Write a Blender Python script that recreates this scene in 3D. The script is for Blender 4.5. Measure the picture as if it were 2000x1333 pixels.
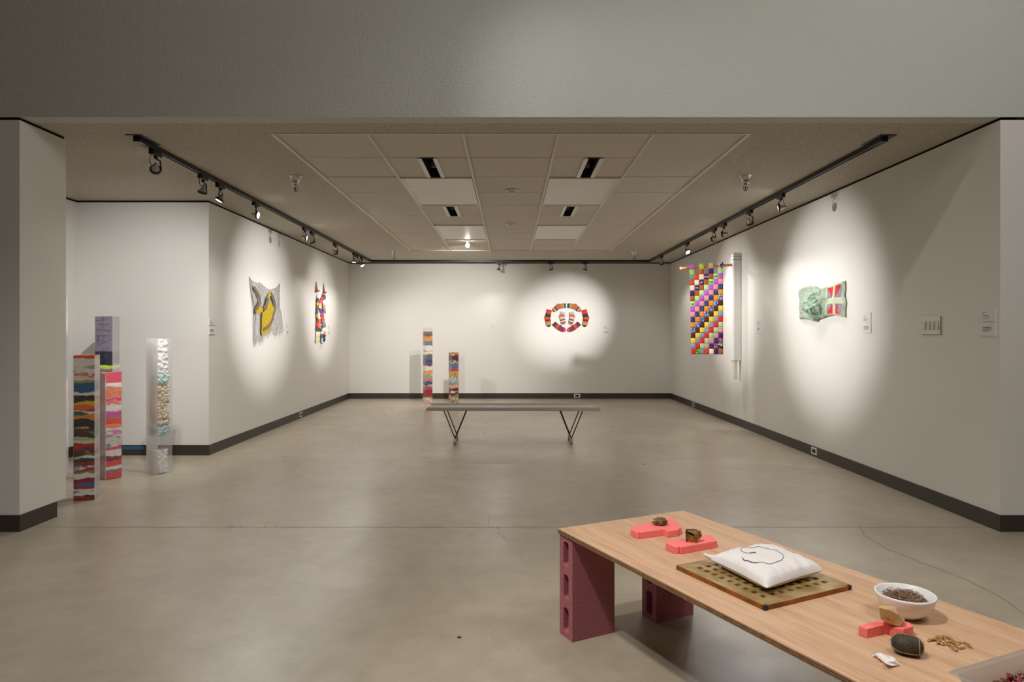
import bpy, math, random
from mathutils import Vector, Matrix, noise
R = math.radians
for o in list(bpy.data.objects): bpy.data.objects.remove(o)
S = bpy.context.scene
COL = S.collection

# ------------------------------------------------------------------ camera, world, exposure, big lights
F, CX, CY, H, HC = 1333.0, 996.0, 652.0, 2.45, 1.17     # focal px, vanishing point, ceiling height, camera height
cd = bpy.data.cameras.new('camera'); cam = bpy.data.objects.new('camera', cd); COL.objects.link(cam)
cam.location = (0, 0, HC); cam.rotation_euler = (R(90), 0, 0)
cd.sensor_width = 36; cd.lens = 36*F/2000; cd.shift_x = 4/2000; cd.shift_y = -14.5/2000; cd.clip_start = .05
S.camera = cam
W = bpy.data.worlds.new('world'); S.world = W; W.use_nodes = True
W.node_tree.nodes['Background'].inputs[0].default_value = (.02, .019, .017, 1)
W.node_tree.nodes['Background'].inputs[1].default_value = 1
S.view_settings.view_transform = 'Standard'; S.view_settings.look = 'None'
S.view_settings.gamma = 1; S.view_settings.use_curve_mapping = False
S.view_settings.exposure = 0.0
WARM = (1, .93, .84)
NEUT = (1, .962, .93)
COOL = (1, .985, .975)
def spot(name, loc, tgt, e, deg, blend=.8, col=NEUT, rad=.03, parent=None):
    l = bpy.data.lights.new(name, 'SPOT'); l.energy = e; l.spot_size = R(deg); l.spot_blend = blend
    l.color = col; l.shadow_soft_size = rad
    o = bpy.data.objects.new(name, l); COL.objects.link(o); o.location = loc
    o.rotation_euler = (Vector(tgt)-Vector(loc)).to_track_quat('-Z', 'Y').to_euler()
    return o
def area(name, loc, tgt, e, sx, sy, col=WARM):
    l = bpy.data.lights.new(name, 'AREA'); l.energy = e; l.shape = 'RECTANGLE'; l.size = sx; l.size_y = sy; l.color = col
    o = bpy.data.objects.new(name, l); COL.objects.link(o); o.location = loc
    o.rotation_euler = (Vector(tgt)-Vector(loc)).to_track_quat('-Z', 'Y').to_euler()
    return o
# lamps of the taller front room (out of frame), plus added floor and header fill
spot('front_spot', (-1.2, 2.5, 3.85), (2.9, 5.3, .4), 80, 46, 1, NEUT, .05)
spot('front_spot', (1.4, 3.2, 3.85), (-2.9, 4.6, .3), 26, 40, 1, NEUT, .05)
spot('front_spot', (-.9, .9, 3.85), (1.0, 2.0, .4), 330, 55, 1, (1, .955, .9), .11)
spot('front_spot', (-1.6, 1.5, 3.85), (-1.4, 2.3, 0), 235, 92, 1, NEUT, .06)  # added fill spot, lifts the near floor
spot('front_spot', (2.2, 1.6, 3.85), (2.2, 2.4, 0), 70, 90, 1, NEUT, .06)  # added fill spot for the right part of the front floor
area('header_fill', (2.4, .9, 3.85), (1.0, 4.0, 3.2), 72, 2.5, 1.2, NEUT)  # added soft area light that brightens the header, not a fixture

# ------------------------------------------------------------------ helpers
def lin(h):
    if not isinstance(h, str): return tuple(h)[:3]
    h = h.lstrip('#'); c = [int(h[i:i+2], 16)/255 for i in (0, 2, 4)]
    return tuple(x/12.92 if x <= .04045 else ((x+.055)/1.055)**2.4 for x in c)
MATS = {}
def mat(name, color=(.8, .8, .8), rough=.6, metal=0, spec=.5, bump=None, noise_col=None, emit=None, trans=None, coat=0, sheen=0, alpha=None):
    """bump=(scale,strength,dist)  noise_col=(scale,color2,detail)"""
    if name in MATS: return MATS[name]
    m = bpy.data.materials.new(name); m.use_nodes = True; nt = m.node_tree; b = nt.nodes['Principled BSDF']
    c = lin(color)
    b.inputs['Base Color'].default_value = (*c, 1); b.inputs['Roughness'].default_value = rough
    b.inputs['Metallic'].default_value = metal; b.inputs['Specular IOR Level'].default_value = spec
    if coat: b.inputs['Coat Weight'].default_value = coat
    if sheen: b.inputs['Sheen Weight'].default_value = sheen
    tc = nt.nodes.new('ShaderNodeTexCoord')
    if noise_col:
        n = nt.nodes.new('ShaderNodeTexNoise'); n.inputs['Scale'].default_value = noise_col[0]
        n.inputs['Detail'].default_value = noise_col[2] if len(noise_col) > 2 else 4
        nt.links.new(tc.outputs['Object'], n.inputs['Vector'])
        r = nt.nodes.new('ShaderNodeValToRGB'); r.color_ramp.elements[0].position = .35; r.color_ramp.elements[1].position = .65
        r.color_ramp.elements[0].color = (*c, 1); r.color_ramp.elements[1].color = (*lin(noise_col[1]), 1)
        nt.links.new(n.outputs['Fac'], r.inputs['Fac']); nt.links.new(r.outputs['Color'], b.inputs['Base Color'])
    if bump:
        n = nt.nodes.new('ShaderNodeTexNoise'); n.inputs['Scale'].default_value = bump[0]; n.inputs['Detail'].default_value = 3
        nt.links.new(tc.outputs['Object'], n.inputs['Vector'])
        bp = nt.nodes.new('ShaderNodeBump'); bp.inputs['Strength'].default_value = bump[1]; bp.inputs['Distance'].default_value = bump[2]
        nt.links.new(n.outputs['Fac'], bp.inputs['Height']); nt.links.new(bp.outputs['Normal'], b.inputs['Normal'])
    if emit: b.inputs['Emission Color'].default_value = (*lin(emit[0]), 1); b.inputs['Emission Strength'].default_value = emit[1]
    MATS[name] = m; return m

class MB:
    def __init__(s): s.v = []; s.f = []; s.m = []; s.sm = []; s.col = None
    def add(s, vs, fs, mi=0, smooth=False, M=None):
        k = len(s.v)
        if M is not None: vs = [M @ Vector(p) for p in vs]
        s.v += [tuple(p) for p in vs]
        for f in fs: s.f.append(tuple(i+k for i in f)); s.m.append(mi); s.sm.append(smooth)
        return s
    def box(s, x0, x1, y0, y1, z0, z1, mi=0, M=None):
        vs = [(x, y, z) for z in (z0, z1) for x, y in ((x0, y0), (x1, y0), (x1, y1), (x0, y1))]
        return s.add(vs, [(3, 2, 1, 0), (4, 5, 6, 7), (0, 1, 5, 4), (1, 2, 6, 5), (2, 3, 7, 6), (3, 0, 4, 7)], mi, False, M)
    def prism(s, pts, z0, z1, mi=0, M=None, bev=0):
        """pts ccw 2d outline; optional small top/bottom bevel"""
        n = len(pts); c = Vector((sum(p[0] for p in pts)/n, sum(p[1] for p in pts)/n))
        a = sum(pts[i][0]*pts[(i+1) % n][1]-pts[(i+1) % n][0]*pts[i][1] for i in range(n))
        if a < 0: pts = pts[::-1]
        if bev:
            def off(p):
                d = Vector(p)-c; return tuple(Vector(p)-d.normalized()*bev)
            ring = [[(*off(p), z0) for p in pts], [(*p, z0+bev) for p in pts], [(*p, z1-bev) for p in pts], [(*off(p), z1) for p in pts]]
        else: ring = [[(*p, z0) for p in pts], [(*p, z1) for p in pts]]
        vs = [p for r in ring for p in r]; fs = []
        for k in range(len(ring)-1):
            for i in range(n): fs.append((k*n+i, k*n+(i+1) % n, (k+1)*n+(i+1) % n, (k+1)*n+i))
        fs.append(tuple(range(n-1, -1, -1))); fs.append(tuple((len(ring)-1)*n+i for i in range(n)))
        return s.add(vs, fs, mi, False, M)
    def tube(s, pts, r, n=8, mi=0, M=None, cap=True, flat=1):
        pts = [Vector(p) for p in pts]; rs = r if isinstance(r, (list, tuple)) else [r]*len(pts)
        vs = []; fs = []; up = None
        for i, p in enumerate(pts):
            t = (pts[min(i+1, len(pts)-1)]-pts[max(i-1, 0)]).normalized()
            if up is None:
                up = Vector((0, 0, 1)) if abs(t.z) < .9 else Vector((1, 0, 0))
            a = (up-t*up.dot(t)).normalized(); b = t.cross(a); up = a
            for k in range(n):
                th = 2*math.pi*k/n; vs.append(p+rs[i]*(math.cos(th)*a*flat+math.sin(th)*b))
        for i in range(len(pts)-1):
            for k in range(n): fs.append((i*n+k, i*n+(k+1) % n, (i+1)*n+(k+1) % n, (i+1)*n+k))
        if cap: fs.append(tuple(range(n-1, -1, -1))); fs.append(tuple((len(pts)-1)*n+k for k in range(n)))
        return s.add(vs, fs, mi, n > 4, M)
    def lathe(s, prof, n=24, mi=0, M=None, smooth=True):
        vs = []; fs = []
        for r, z in prof:
            for k in range(n): th = 2*math.pi*k/n; vs.append((r*math.cos(th), r*math.sin(th), z))
        for i in range(len(prof)-1):
            for k in range(n): fs.append((i*n+k, i*n+(k+1) % n, (i+1)*n+(k+1) % n, (i+1)*n+k))
        if prof[0][0] > 1e-6: fs.append(tuple(range(n-1, -1, -1)))
        if prof[-1][0] > 1e-6: fs.append(tuple((len(prof)-1)*n+k for k in range(n)))
        return s.add(vs, fs, mi, smooth, M)
    def build(s, name, mats, parent=None, world=True):
        me = bpy.data.meshes.new(name); me.from_pydata(s.v, [], s.f)
        for m in (mats if isinstance(mats, (list, tuple)) else [mats]): me.materials.append(m)
        me.polygons.foreach_set('material_index', s.m); me.polygons.foreach_set('use_smooth', s.sm)
        if s.col:
            a = me.color_attributes.new('strata', 'FLOAT_COLOR', 'POINT')
            a.data.foreach_set('color', [x for c in s.col for x in (*c, 1)])
        me.update(); o = bpy.data.objects.new(name, me); COL.objects.link(o)
        if parent:
            o.parent = parent
            if world: o.matrix_parent_inverse = parent_world(parent).inverted()
        return o
def parent_world(o):
    M = Matrix.LocRotScale(o.location, o.rotation_euler, o.scale)
    if o.parent: M = parent_world(o.parent) @ o.matrix_parent_inverse @ M
    return M
def tag(o, label, cat, group=None, kind=None):
    o['label'] = label; o['category'] = cat
    if group: o['group'] = group
    if kind: o['kind'] = kind
    return o
def thing(name, label, cat, loc=(0, 0, 0), rz=0, group=None):
    o = bpy.data.objects.new(name, None); COL.objects.link(o); o.location = loc; o.rotation_euler = (0, 0, rz)
    o.empty_display_size = .05
    return tag(o, label, cat, group)
def struct(name, mb, m, parent=None):
    o = mb.build(name, m, parent)
    if not parent: o['kind'] = 'structure'
    return o
def bevel(o, w=.003, seg=2):
    b = o.modifiers.new('bevel', 'BEVEL'); b.width = w; b.segments = seg; b.limit_method = 'ANGLE'; b.angle_limit = R(40); return o
def subsurf(o, n=2):
    b = o.modifiers.new('sub', 'SUBSURF'); b.levels = n; b.render_levels = n; return o
# pixel -> place, used only to read real positions off the photograph's surfaces
def FL(px, py, z=0): Y = (HC-z)*F/(py-CY); return ((px-CX)*Y/F, Y)
def AT(px, py, Y): return ((px-CX)*Y/F, Y, HC+(CY-py)*Y/F)
XW = 2.895
def LW(px, py): Y = XW*F/(CX-px); return (Y, HC+(CY-py)*Y/F)
def RW(px, py): Y = XW*F/(px-CX); return (Y, HC+(CY-py)*Y/F)

# ------------------------------------------------------------------ setting materials
def wall_mat(name, color, bs, bd, st=.35):
    m = mat(name, color, .75, spec=.25, bump=(bs, st, bd)); return m
M_wall = wall_mat('wall_paint', '#dfdcd6', 160, .0012)
M_head = wall_mat('header_paint', '#cacdc6', 110, .006, .8)
M_black = mat('reveal_black', '#17130f', .8, spec=.1)
M_base = mat('rubber_base', '#3b352d', .45, spec=.4)
def plaster():
    m = bpy.data.materials.new('ceiling_plaster'); m.use_nodes = True; nt = m.node_tree; b = nt.nodes['Principled BSDF']
    tc = nt.nodes.new('ShaderNodeTexCoord'); n = nt.nodes.new('ShaderNodeTexNoise'); n.inputs['Scale'].default_value = 75; n.inputs['Detail'].default_value = 4; n.inputs['Roughness'].default_value = .7
    nt.links.new(tc.outputs['Object'], n.inputs['Vector'])
    r = nt.nodes.new('ShaderNodeValToRGB'); r.color_ramp.elements[0].position = .3; r.color_ramp.elements[1].position = .68
    r.color_ramp.elements[0].color = (*lin('#a39a8a'), 1); r.color_ramp.elements[1].color = (*lin('#d3cabb'), 1)
    nt.links.new(n.outputs['Fac'], r.inputs['Fac']); nt.links.new(r.outputs['Color'], b.inputs['Base Color'])
    bp = nt.nodes.new('ShaderNodeBump'); bp.inputs['Strength'].default_value = .9; bp.inputs['Distance'].default_value = .008
    nt.links.new(n.outputs['Fac'], bp.inputs['Height']); nt.links.new(bp.outputs['Normal'], b.inputs['Normal'])
    b.inputs['Roughness'].default_value = .85; return m
M_ceil = plaster()
M_tile = mat('acoustic_tile', '#d6cec2', .85, spec=.2, bump=(260, .5, .003), noise_col=(170, '#c8c0b2', 3))
M_grid = mat('ceiling_grid_paint', '#d8d0c0', .5)
def concrete():
    m = bpy.data.materials.new('polished_concrete'); m.use_nodes = True; nt = m.node_tree; b = nt.nodes['Principled BSDF']; L = nt.links
    tc = nt.nodes.new('ShaderNodeTexCoord')
    def nz(sc, det, rough=.5, scale=(1, 1, 1), dist=0):
        mp = nt.nodes.new('ShaderNodeMapping'); mp.inputs['Scale'].default_value = scale; L.new(tc.outputs['Object'], mp.inputs['Vector'])
        n = nt.nodes.new('ShaderNodeTexNoise'); n.inputs['Scale'].default_value = sc; n.inputs['Detail'].default_value = det; n.inputs['Roughness'].default_value = rough
        n.inputs['Distortion'].default_value = dist; L.new(mp.outputs['Vector'], n.inputs['Vector']); return n
    def ramp(src, a, ca, c, cc):
        r = nt.nodes.new('ShaderNodeValToRGB'); e = r.color_ramp.elements; e[0].position = a; e[1].position = c; e[0].color = (*ca, 1); e[1].color = (*cc, 1)
        L.new(src.outputs['Fac'], r.inputs['Fac']); return r
    def mix(bt, f, A, B):
        x = nt.nodes.new('ShaderNodeMix'); x.data_type = 'RGBA'; x.blend_type = bt; x.inputs[0].default_value = f
        L.new(A, x.inputs[6]); L.new(B, x.inputs[7]); return x.outputs[2]
    big = ramp(nz(.9, 5, .6, dist=.8), .3, lin('#a69c88'), .7, lin('#bab09d'))
    med = ramp(nz(7, 6, .65, dist=.4), .3, (.87, .86, .85), .7, (1.06, 1.06, 1.06))
    fine = ramp(nz(220, 3, .7), .3, (.84, .84, .83), .7, (1.1, 1.1, 1.1))
    speck = ramp(nz(48, 2, .5), .27, (.72, .7, .66), .34, (1, 1, 1))
    c = mix('MULTIPLY', 1, big.outputs[0], med.outputs[0]); c = mix('MULTIPLY', 1, c, fine.outputs[0]); c = mix('MULTIPLY', .25, c, speck.outputs[0])
    L.new(c, b.inputs['Base Color'])
    rr = nz(2.2, 5, .6, dist=.5); mr = nt.nodes.new('ShaderNodeMapRange'); mr.inputs[1].default_value = .3; mr.inputs[2].default_value = .7
    mr.inputs[3].default_value = .27; mr.inputs[4].default_value = .36; L.new(rr.outputs['Fac'], mr.inputs[0]); L.new(mr.outputs[0], b.inputs['Roughness'])
    b.inputs['Specular IOR Level'].default_value = .55
    bp = nt.nodes.new('ShaderNodeBump'); bp.inputs['Strength'].default_value = .06; bp.inputs['Distance'].default_value = .003
    n2 = nz(30, 4, .6); L.new(n2.outputs['Fac'], bp.inputs['Height']); L.new(bp.outputs['Normal'], b.inputs['Normal'])
    return m
M_floor = concrete()

# ------------------------------------------------------------------ room shell
YF, YB, YA, XA = 4.03, 12.28, 6.56, -4.16     # opening plane, far wall, alcove wall, alcove side
ZT = H-.018
ff = MB(); ff.box(-7.1, 7.1, -5.1, 12.6, -.12, 0)
floor = struct('floor', ff, M_floor)
def ribbon(name, pts, w, m):
    mb = MB(); vs = []; n = len(pts)
    for i, p in enumerate(pts):
        a = Vector(pts[max(i-1, 0)]); b = Vector(pts[min(i+1, n-1)]); d = (b-a).normalized(); q = Vector((-d.y, d.x))
        ww = w*(.5+.5*random.random())
        for sgn in (-1, 1): vs.append((p[0]+q.x*ww*sgn/2, p[1]+q.y*ww*sgn/2, .0006))
    return mb.add(vs, [(2*i, 2*i+2, 2*i+3, 2*i+1) for i in range(n-1)]).build(name, m, floor)
random.seed(4)
M_joint = mat('joint_dark', '#5d564a', .8, spec=.2)
M_crack = mat('crack_dark', '#6a6251', .8, spec=.2)
ribbon('control_joint', [(-2.85+i*.1, 4.12) for i in range(0, 92)], .006, M_joint)
def crk(pxs, w):
    out = []
    for i in range(len(pxs)-1):
        a = Vector(FL(*pxs[i])); b = Vector(FL(*pxs[i+1])); k = max(2, int((b-a).length/.03))
        for j in range(k):
            t = j/k; p = a.lerp(b, t); out.append((p.x+random.uniform(-.004, .004), p.y+random.uniform(-.004, .004)))
    out.append(FL(*pxs[-1])); return ribbon('crack', out, w, M_crack)
crk([(970, 1030), (977, 1036), (974, 1043), (985, 1050), (998, 1062)], .003)
crk([(1678, 1026), (1690, 1048), (1730, 1072), (1800, 1100), (1870, 1125), (1925, 1152), (1962, 1172), (2000, 1200)], .0035)
crk([(955, 1012), (953, 1026)], .002)
spot_ = MB(); c = FL(897, 1246); spot_.lathe([(0.0, .0), (.0085, 0), (.0085, .0012), (0, .0012)], 16, M=Matrix.Translation((c[0], c[1], .0002)))
spot_.build('floor_plug', mat('dark_plug', '#2c2822', .6), floor)

def wall(name, x0, x1, y0, y1, z0=0, z1=ZT, m=None):
    return struct(name, MB().box(x0, x1, y0, y1, z0, z1), m or M_wall)
wall('wall_back', XA, XW+.1, YB, YB+.12)
wall('wall_right', XW, XW+.12, YF+.12, YB)
wall('wall_front_right', XW, 7.0, YF, YF+.12)
wall('wall_left', -XW-.12, -XW, YA+.12, YB)
wall('wall_alcove', XA-.12, -XW, YA, YA+.12)
wall('wall_alcove_side', XA-.12, XA, YF+.4, YA)
fl = MB(); fl.box(-7.0, -XW, YF, YF+.42, .098, ZT); fl.box(-7.0, -XW, YF, YF+.32, 0, .098)
struct('wall_front_left', fl, M_wall)
hd = MB(); hd.box(-7, 7, YF, YF+.12, H, 4.0); struct('wall_header', hd, M_head)
wall('wall_front_side_left', -7.12, -7.0, -5, YF+.3, 0, 4.0)
wall('wall_front_side_right', 7.0, 7.12, -5, YF+.12, 0, 4.0)
wall('wall_front_rear', -7, 7, -5.12, -5.0, 0, 4.0)
struct('ceiling_front', MB().box(-7.1, 7.1, -5.1, YF+.12, 4.0, 4.1), M_tile)
# black shadow gap on top of every wall
rv = MB(); g = .008
rv.box(XA, XW+.1, YB+g, YB+.1, ZT, H); rv.box(XW+g, XW+.1, YF+g, YB, ZT, H); rv.box(XW+g, 7, YF+g, YF+.1, ZT, H)
rv.box(-XW-.1, -XW-g, YA+g, YB, ZT, H); rv.box(XA-.1, -XW-g, YA+g, YA+.1, ZT, H); rv.box(XA-.1, XA-g, YF+.4, YA+.1, ZT, H)
rv.box(-7, -XW-g, YF+g, YF+.42-g, ZT, H)
struct('trim_1', rv, M_black)
# baseboards
t = .006; bh = .098
struct('baseboard_back', MB().box(-XW, XW, YB-t, YB, 0, bh), M_base)
struct('baseboard_right', MB().box(XW-t, XW, YF-t, YB-t, 0, bh).box(XW, 7, YF-t, YF, 0, bh), M_base)
struct('baseboard_left', MB().box(-XW, -XW+t, YA-t, YB-t, 0, bh).box(XA, -XW, YA-t, YA, 0, bh).box(XA, XA+t, YF+.45, YA-t, 0, bh), M_base)
struct('baseboard_front_left', MB().box(-7, -XW+t, YF-t, YF, 0, bh).box(-XW, -XW+t, YF, YF+.325, 0, bh), M_base)
# blue tape marks on alcove baseboard
bt = MB(); bt.box(-3.72, -3.52, YA-t-.002, YA-t, .055, .09)
bt.box(-3.47, -3.43, YA-t-.002, YA-t, .06, .082); tape = bt.build('paint_mark', mat('blue_paint', '#2f5f86', .5)); tag(tape, 'faint blue paint marks on the dark baseboard of the left alcove', 'paint mark')

# ceiling with tile field
GX0, GY0, GT, GD = -1.525, 4.374, .612, .6156
GX1, GY1 = GX0+5*GT, GY0+10*GD
ce = MB()
ce.box(XA-.12, GX0, YF+.12, YB+.12, H, H+.1); ce.box(GX1, 7.0, YF+.12, YB+.12, H, H+.1)
ce.box(GX0, GX1, YF+.12, GY0, H, H+.1); ce.box(GX0, GX1, GY1, YB+.12, H, H+.1)
ce.box(-7, XA-.12, YF+.12, YB+.12, H, H+.1)
ceiling = struct('ceiling', ce, M_ceil)
tl = MB(); SLOT = {(1, 1), (3, 1), (1, 4), (3, 4)}; TROF = {(c, r) for c in (1, 3) for r in (2, 3, 6, 7)}
random.seed(2)
for c in range(5):
    for r in range(10):
        x0, y0 = GX0+c*GT, GY0+r*GD
        if (c, r) in TROF: continue
        z = H+.006+random.uniform(0, .003); q = .004
        if (c, r) in SLOT:
            xm = x0+GT/2; tl.box(x0+q, xm-.075, y0+q, y0+GD-q, z, z+.02); tl.box(xm+.075, x0+GT-q, y0+q, y0+GD-q, z, z+.02)
        else: tl.box(x0+q, x0+GT-q, y0+q, y0+GD-q, z, z+.02)
tl.build('acoustic_tiles', M_tile, ceiling)
gr = MB()
for j in range(6):
    w = .009 if 0 < j < 5 else .012; x = GX0+j*GT; gr.box(x-w, x+w, GY0-.012, GY1+.012, H-.002, H+.006)
gr.box(GX0-.014, GX1+.014, GY0-.014, GY0+.01, H-.003, H+.006); gr.box(GX0-.014, GX1+.014, GY1-.01, GY1+.014, H-.003, H+.006)
gr.build('ceiling_grid', M_grid, ceiling)
bk = MB(); bk.box(GX0, GX1, GY0, GY1, H+.2, H+.21)
bk.box(GX0-.01, GX0, GY0, GY1, H+.03, H+.21); bk.box(GX1, GX1+.01, GY0, GY1, H+.03, H+.21); bk.box(GX0, GX1, GY0-.01, GY0, H+.03, H+.21); bk.box(GX0, GX1, GY1, GY1+.01, H+.03, H+.21)
bk.build('plenum', M_black, ceiling)

# recessed slots and troffers
M_white = mat('white_enamel', '#dcd8d0', .4); M_diff = mat('light_diffuser', '#e4e0d9', .45)
M_blk = mat('black_metal', '#0d0c0b', .35, spec=.5); M_blkm = mat('black_matte', '#060606', .7)
for c in (1, 3):
    for r in (1, 4):
        xm = GX0+(c+.5)*GT; y0 = GY0+r*GD
        side = 'left' if c == 1 else 'right'; dep = 'nearer the opening' if r == 1 else 'nearer the far wall'
        t_ = thing('recessed_slot_light', f'black recessed ceiling slot with white side flanges, {side} column of tiles, {dep}', 'ceiling slot', (xm, y0+GD/2, H), group='recessed ceiling slots')
        MB().box(xm-.074, xm-.042, y0+.004, y0+GD-.004, H-.001, H+.008).build('flange', M_white, t_)
        MB().box(xm+.042, xm+.074, y0+.004, y0+GD-.004, H-.001, H+.008).build('flange', M_white, t_)
        b = MB(); b.box(xm-.05, xm-.044, y0, y0+GD, H+.008, H+.16); b.box(xm+.044, xm+.05, y0, y0+GD, H+.008, H+.16)
        b.box(xm-.05, xm+.05, y0, y0+GD, H+.155, H+.16); b.box(xm-.05, xm+.05, y0+.002, y0+.01, H+.002, H+.155); b.box(xm-.05, xm+.05, y0+GD-.01, y0+GD-.002, H+.002, H+.155)
        b.build('housing', M_blkm, t_)
        b = MB(); b.lathe([(0, 0), (.025, 0), (.032, .05), (.012, .09), (0, .09)], 16, M=Matrix.Translation((xm, y0+GD*.72, H+.045)))
        b.build('lamp', mat('dim_lamp', '#4b4845', .3), t_)
for c in (1, 3):
    for r in (2, 6):
        x0, y0 = GX0+c*GT, GY0+r*GD; x1, y1 = x0+GT, y0+2*GD
        side = 'left' if c == 1 else 'right'; dep = 'larger in view, nearer the opening' if r == 2 else 'nearer the far wall'
        t_ = thing('ceiling_light_panel', f'unlit square ceiling light with flat white diffuser, {side} side, {dep}', 'ceiling light', ((x0+x1)/2, (y0+y1)/2, H), group='unlit ceiling light panels')
        fr = MB(); w = .03
        for (a, b_, c_, d) in ((x0+.013, x0+w, y0+.004, y1-.004), (x1-w, x1-.013, y0+.004, y1-.004), (x0+w, x1-w, y0+.004, y0+w), (x0+w, x1-w, y1-w-.03, y1-.004)):
            fr.box(a, b_, c_, d, H-.006, H+.03)
        fr.box(x0+w, x1-w, y1-.036, y1-.024, H-.012, H-.006)
        fr.build('frame', M_white, t_)
        MB().box(x0+w, x1-w, y0+w, y1-w-.03, H+.0, H+.006).build('diffuser', M_diff, t_)
        MB().box(x0+.014, x1-.014, y0+.01, y1-.01, H+.03, H+.1).build('housing', M_white, t_)

# smoke detectors
for i, (x, y, l) in enumerate(((.023, 6.11, 'nearer the camera'), (.012, 7.97, 'nearer the far wall'))):
    t_ = thing('smoke_detector', f'small round white smoke detector in the middle ceiling tiles, {l}', 'smoke detector', (x, y, H), group='smoke detectors')
    MB().lathe([(0, 0), (.058, 0), (.058, -.012), (.052, -.02), (0, -.02)], 32, M=Matrix.Translation((x, y, H+.008))).build('base', M_white, t_)
    MB().lathe([(.042, 0), (.038, -.012), (.02, -.018), (0, -.018)], 32, M=Matrix.Translation((x, y, H-.012))).build('cover', M_white, t_)

# sprinkler-like bulbs
M_chrome = mat('brushed_chrome', '#c4c4c2', .28, 1); M_brass = mat('dull_brass', '#8c7550', .35, 1)
def sprinkler(x, y, l):
    t_ = thing('fire_sprinkler', f'chrome fire sprinkler with flared cup on the {l}', 'sprinkler', (x, y, H), group='ceiling fire sprinklers')
    T = Matrix.Translation((x, y, H))
    MB().lathe([(0, 0), (.052, 0), (.05, -.004), (.043, -.006), (.028, -.05), (.028, -.066), (0, -.066)], 24, M=T).build('cup', M_chrome, t_)
    MB().lathe([(0, -.066), (.016, -.066), (.018, -.082), (.01, -.084), (0, -.084)], 16, M=T).build('stem', M_chrome, t_)
    fr = MB()
    for a in (0, math.pi):
        fr.tube([(math.cos(a)*.01, 0, -.084), (math.cos(a)*.018, 0, -.098), (math.cos(a)*.013, 0, -.115), (0, 0, -.122)], .0028, 6, M=T)
    fr.lathe([(0, -.122), (.016, -.122), (.014, -.126), (0, -.126)], 12, M=T); fr.build('frame', M_brass, t_)
    MB().lathe([(0, -.086), (.005, -.09), (.005, -.112), (0, -.118)], 10, M=T).build('glass_bulb', mat('red_bulb', '#7a2a1a', .2), t_)
sprinkler(-1.743, 5.55, 'left ceiling nearer the opening'); sprinkler(1.905, 5.52, 'right ceiling nearer the opening')
sprinkler(-1.797, 10.6, 'left ceiling near the far wall'); sprinkler(1.932, 10.6, 'right ceiling near the far wall')

# ------------------------------------------------------------------ track and spotlights
TXL, TXR, TY = -2.42, 2.43, 11.86
rail = thing('track_rail', 'black lighting track running in a U around the gallery ceiling', 'light track', (0, TY, H))
def railbar(x0, x1, y0, y1):
    m = MB(); z1 = H; z0 = H-.034
    if abs(x1-x0) < abs(y1-y0):
        m.box(x0-.018, x0+.018, y0, y1, z0+.016, z1); m.box(x0-.018, x0-.008, y0, y1, z0, z0+.016); m.box(x0+.008, x0+.018, y0, y1, z0, z0+.016)
    else:
        m.box(x0, x1, y0-.018, y0+.018, z0+.016, z1); m.box(x0, x1, y0-.018, y0-.008, z0, z0+.016); m.box(x0, x1, y0+.008, y0+.018, z0, z0+.016)
    return m.build('rail', M_blk, rail)
railbar(TXL, TXL, 4.5, TY+.018); railbar(TXR, TXR, 4.5, TY+.018); railbar(TXL+.018, TXR-.018, TY, TY)
for x, s in ((TXL, -1), (TXR, 1)):
    m = MB(); m.box(x-.055, x+.055, 4.38, 4.62, H-.006, H); m.box(x-.022, x+.022, 4.42, 4.58, H-.034, H-.006); bevel(m.build('feed_plate', M_blk, rail), .003)
M_lens_on = mat('lens_lit', '#ffffff', .3, emit=('#fff6e8', 22)); M_lens_off = mat('lens_dark', '#77726b', .15, spec=.8)
M_refl = mat('lamp_reflector', '#a9a49c', .3, .6); M_cord = mat('cord_black', '#1a1613', .6)
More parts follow.
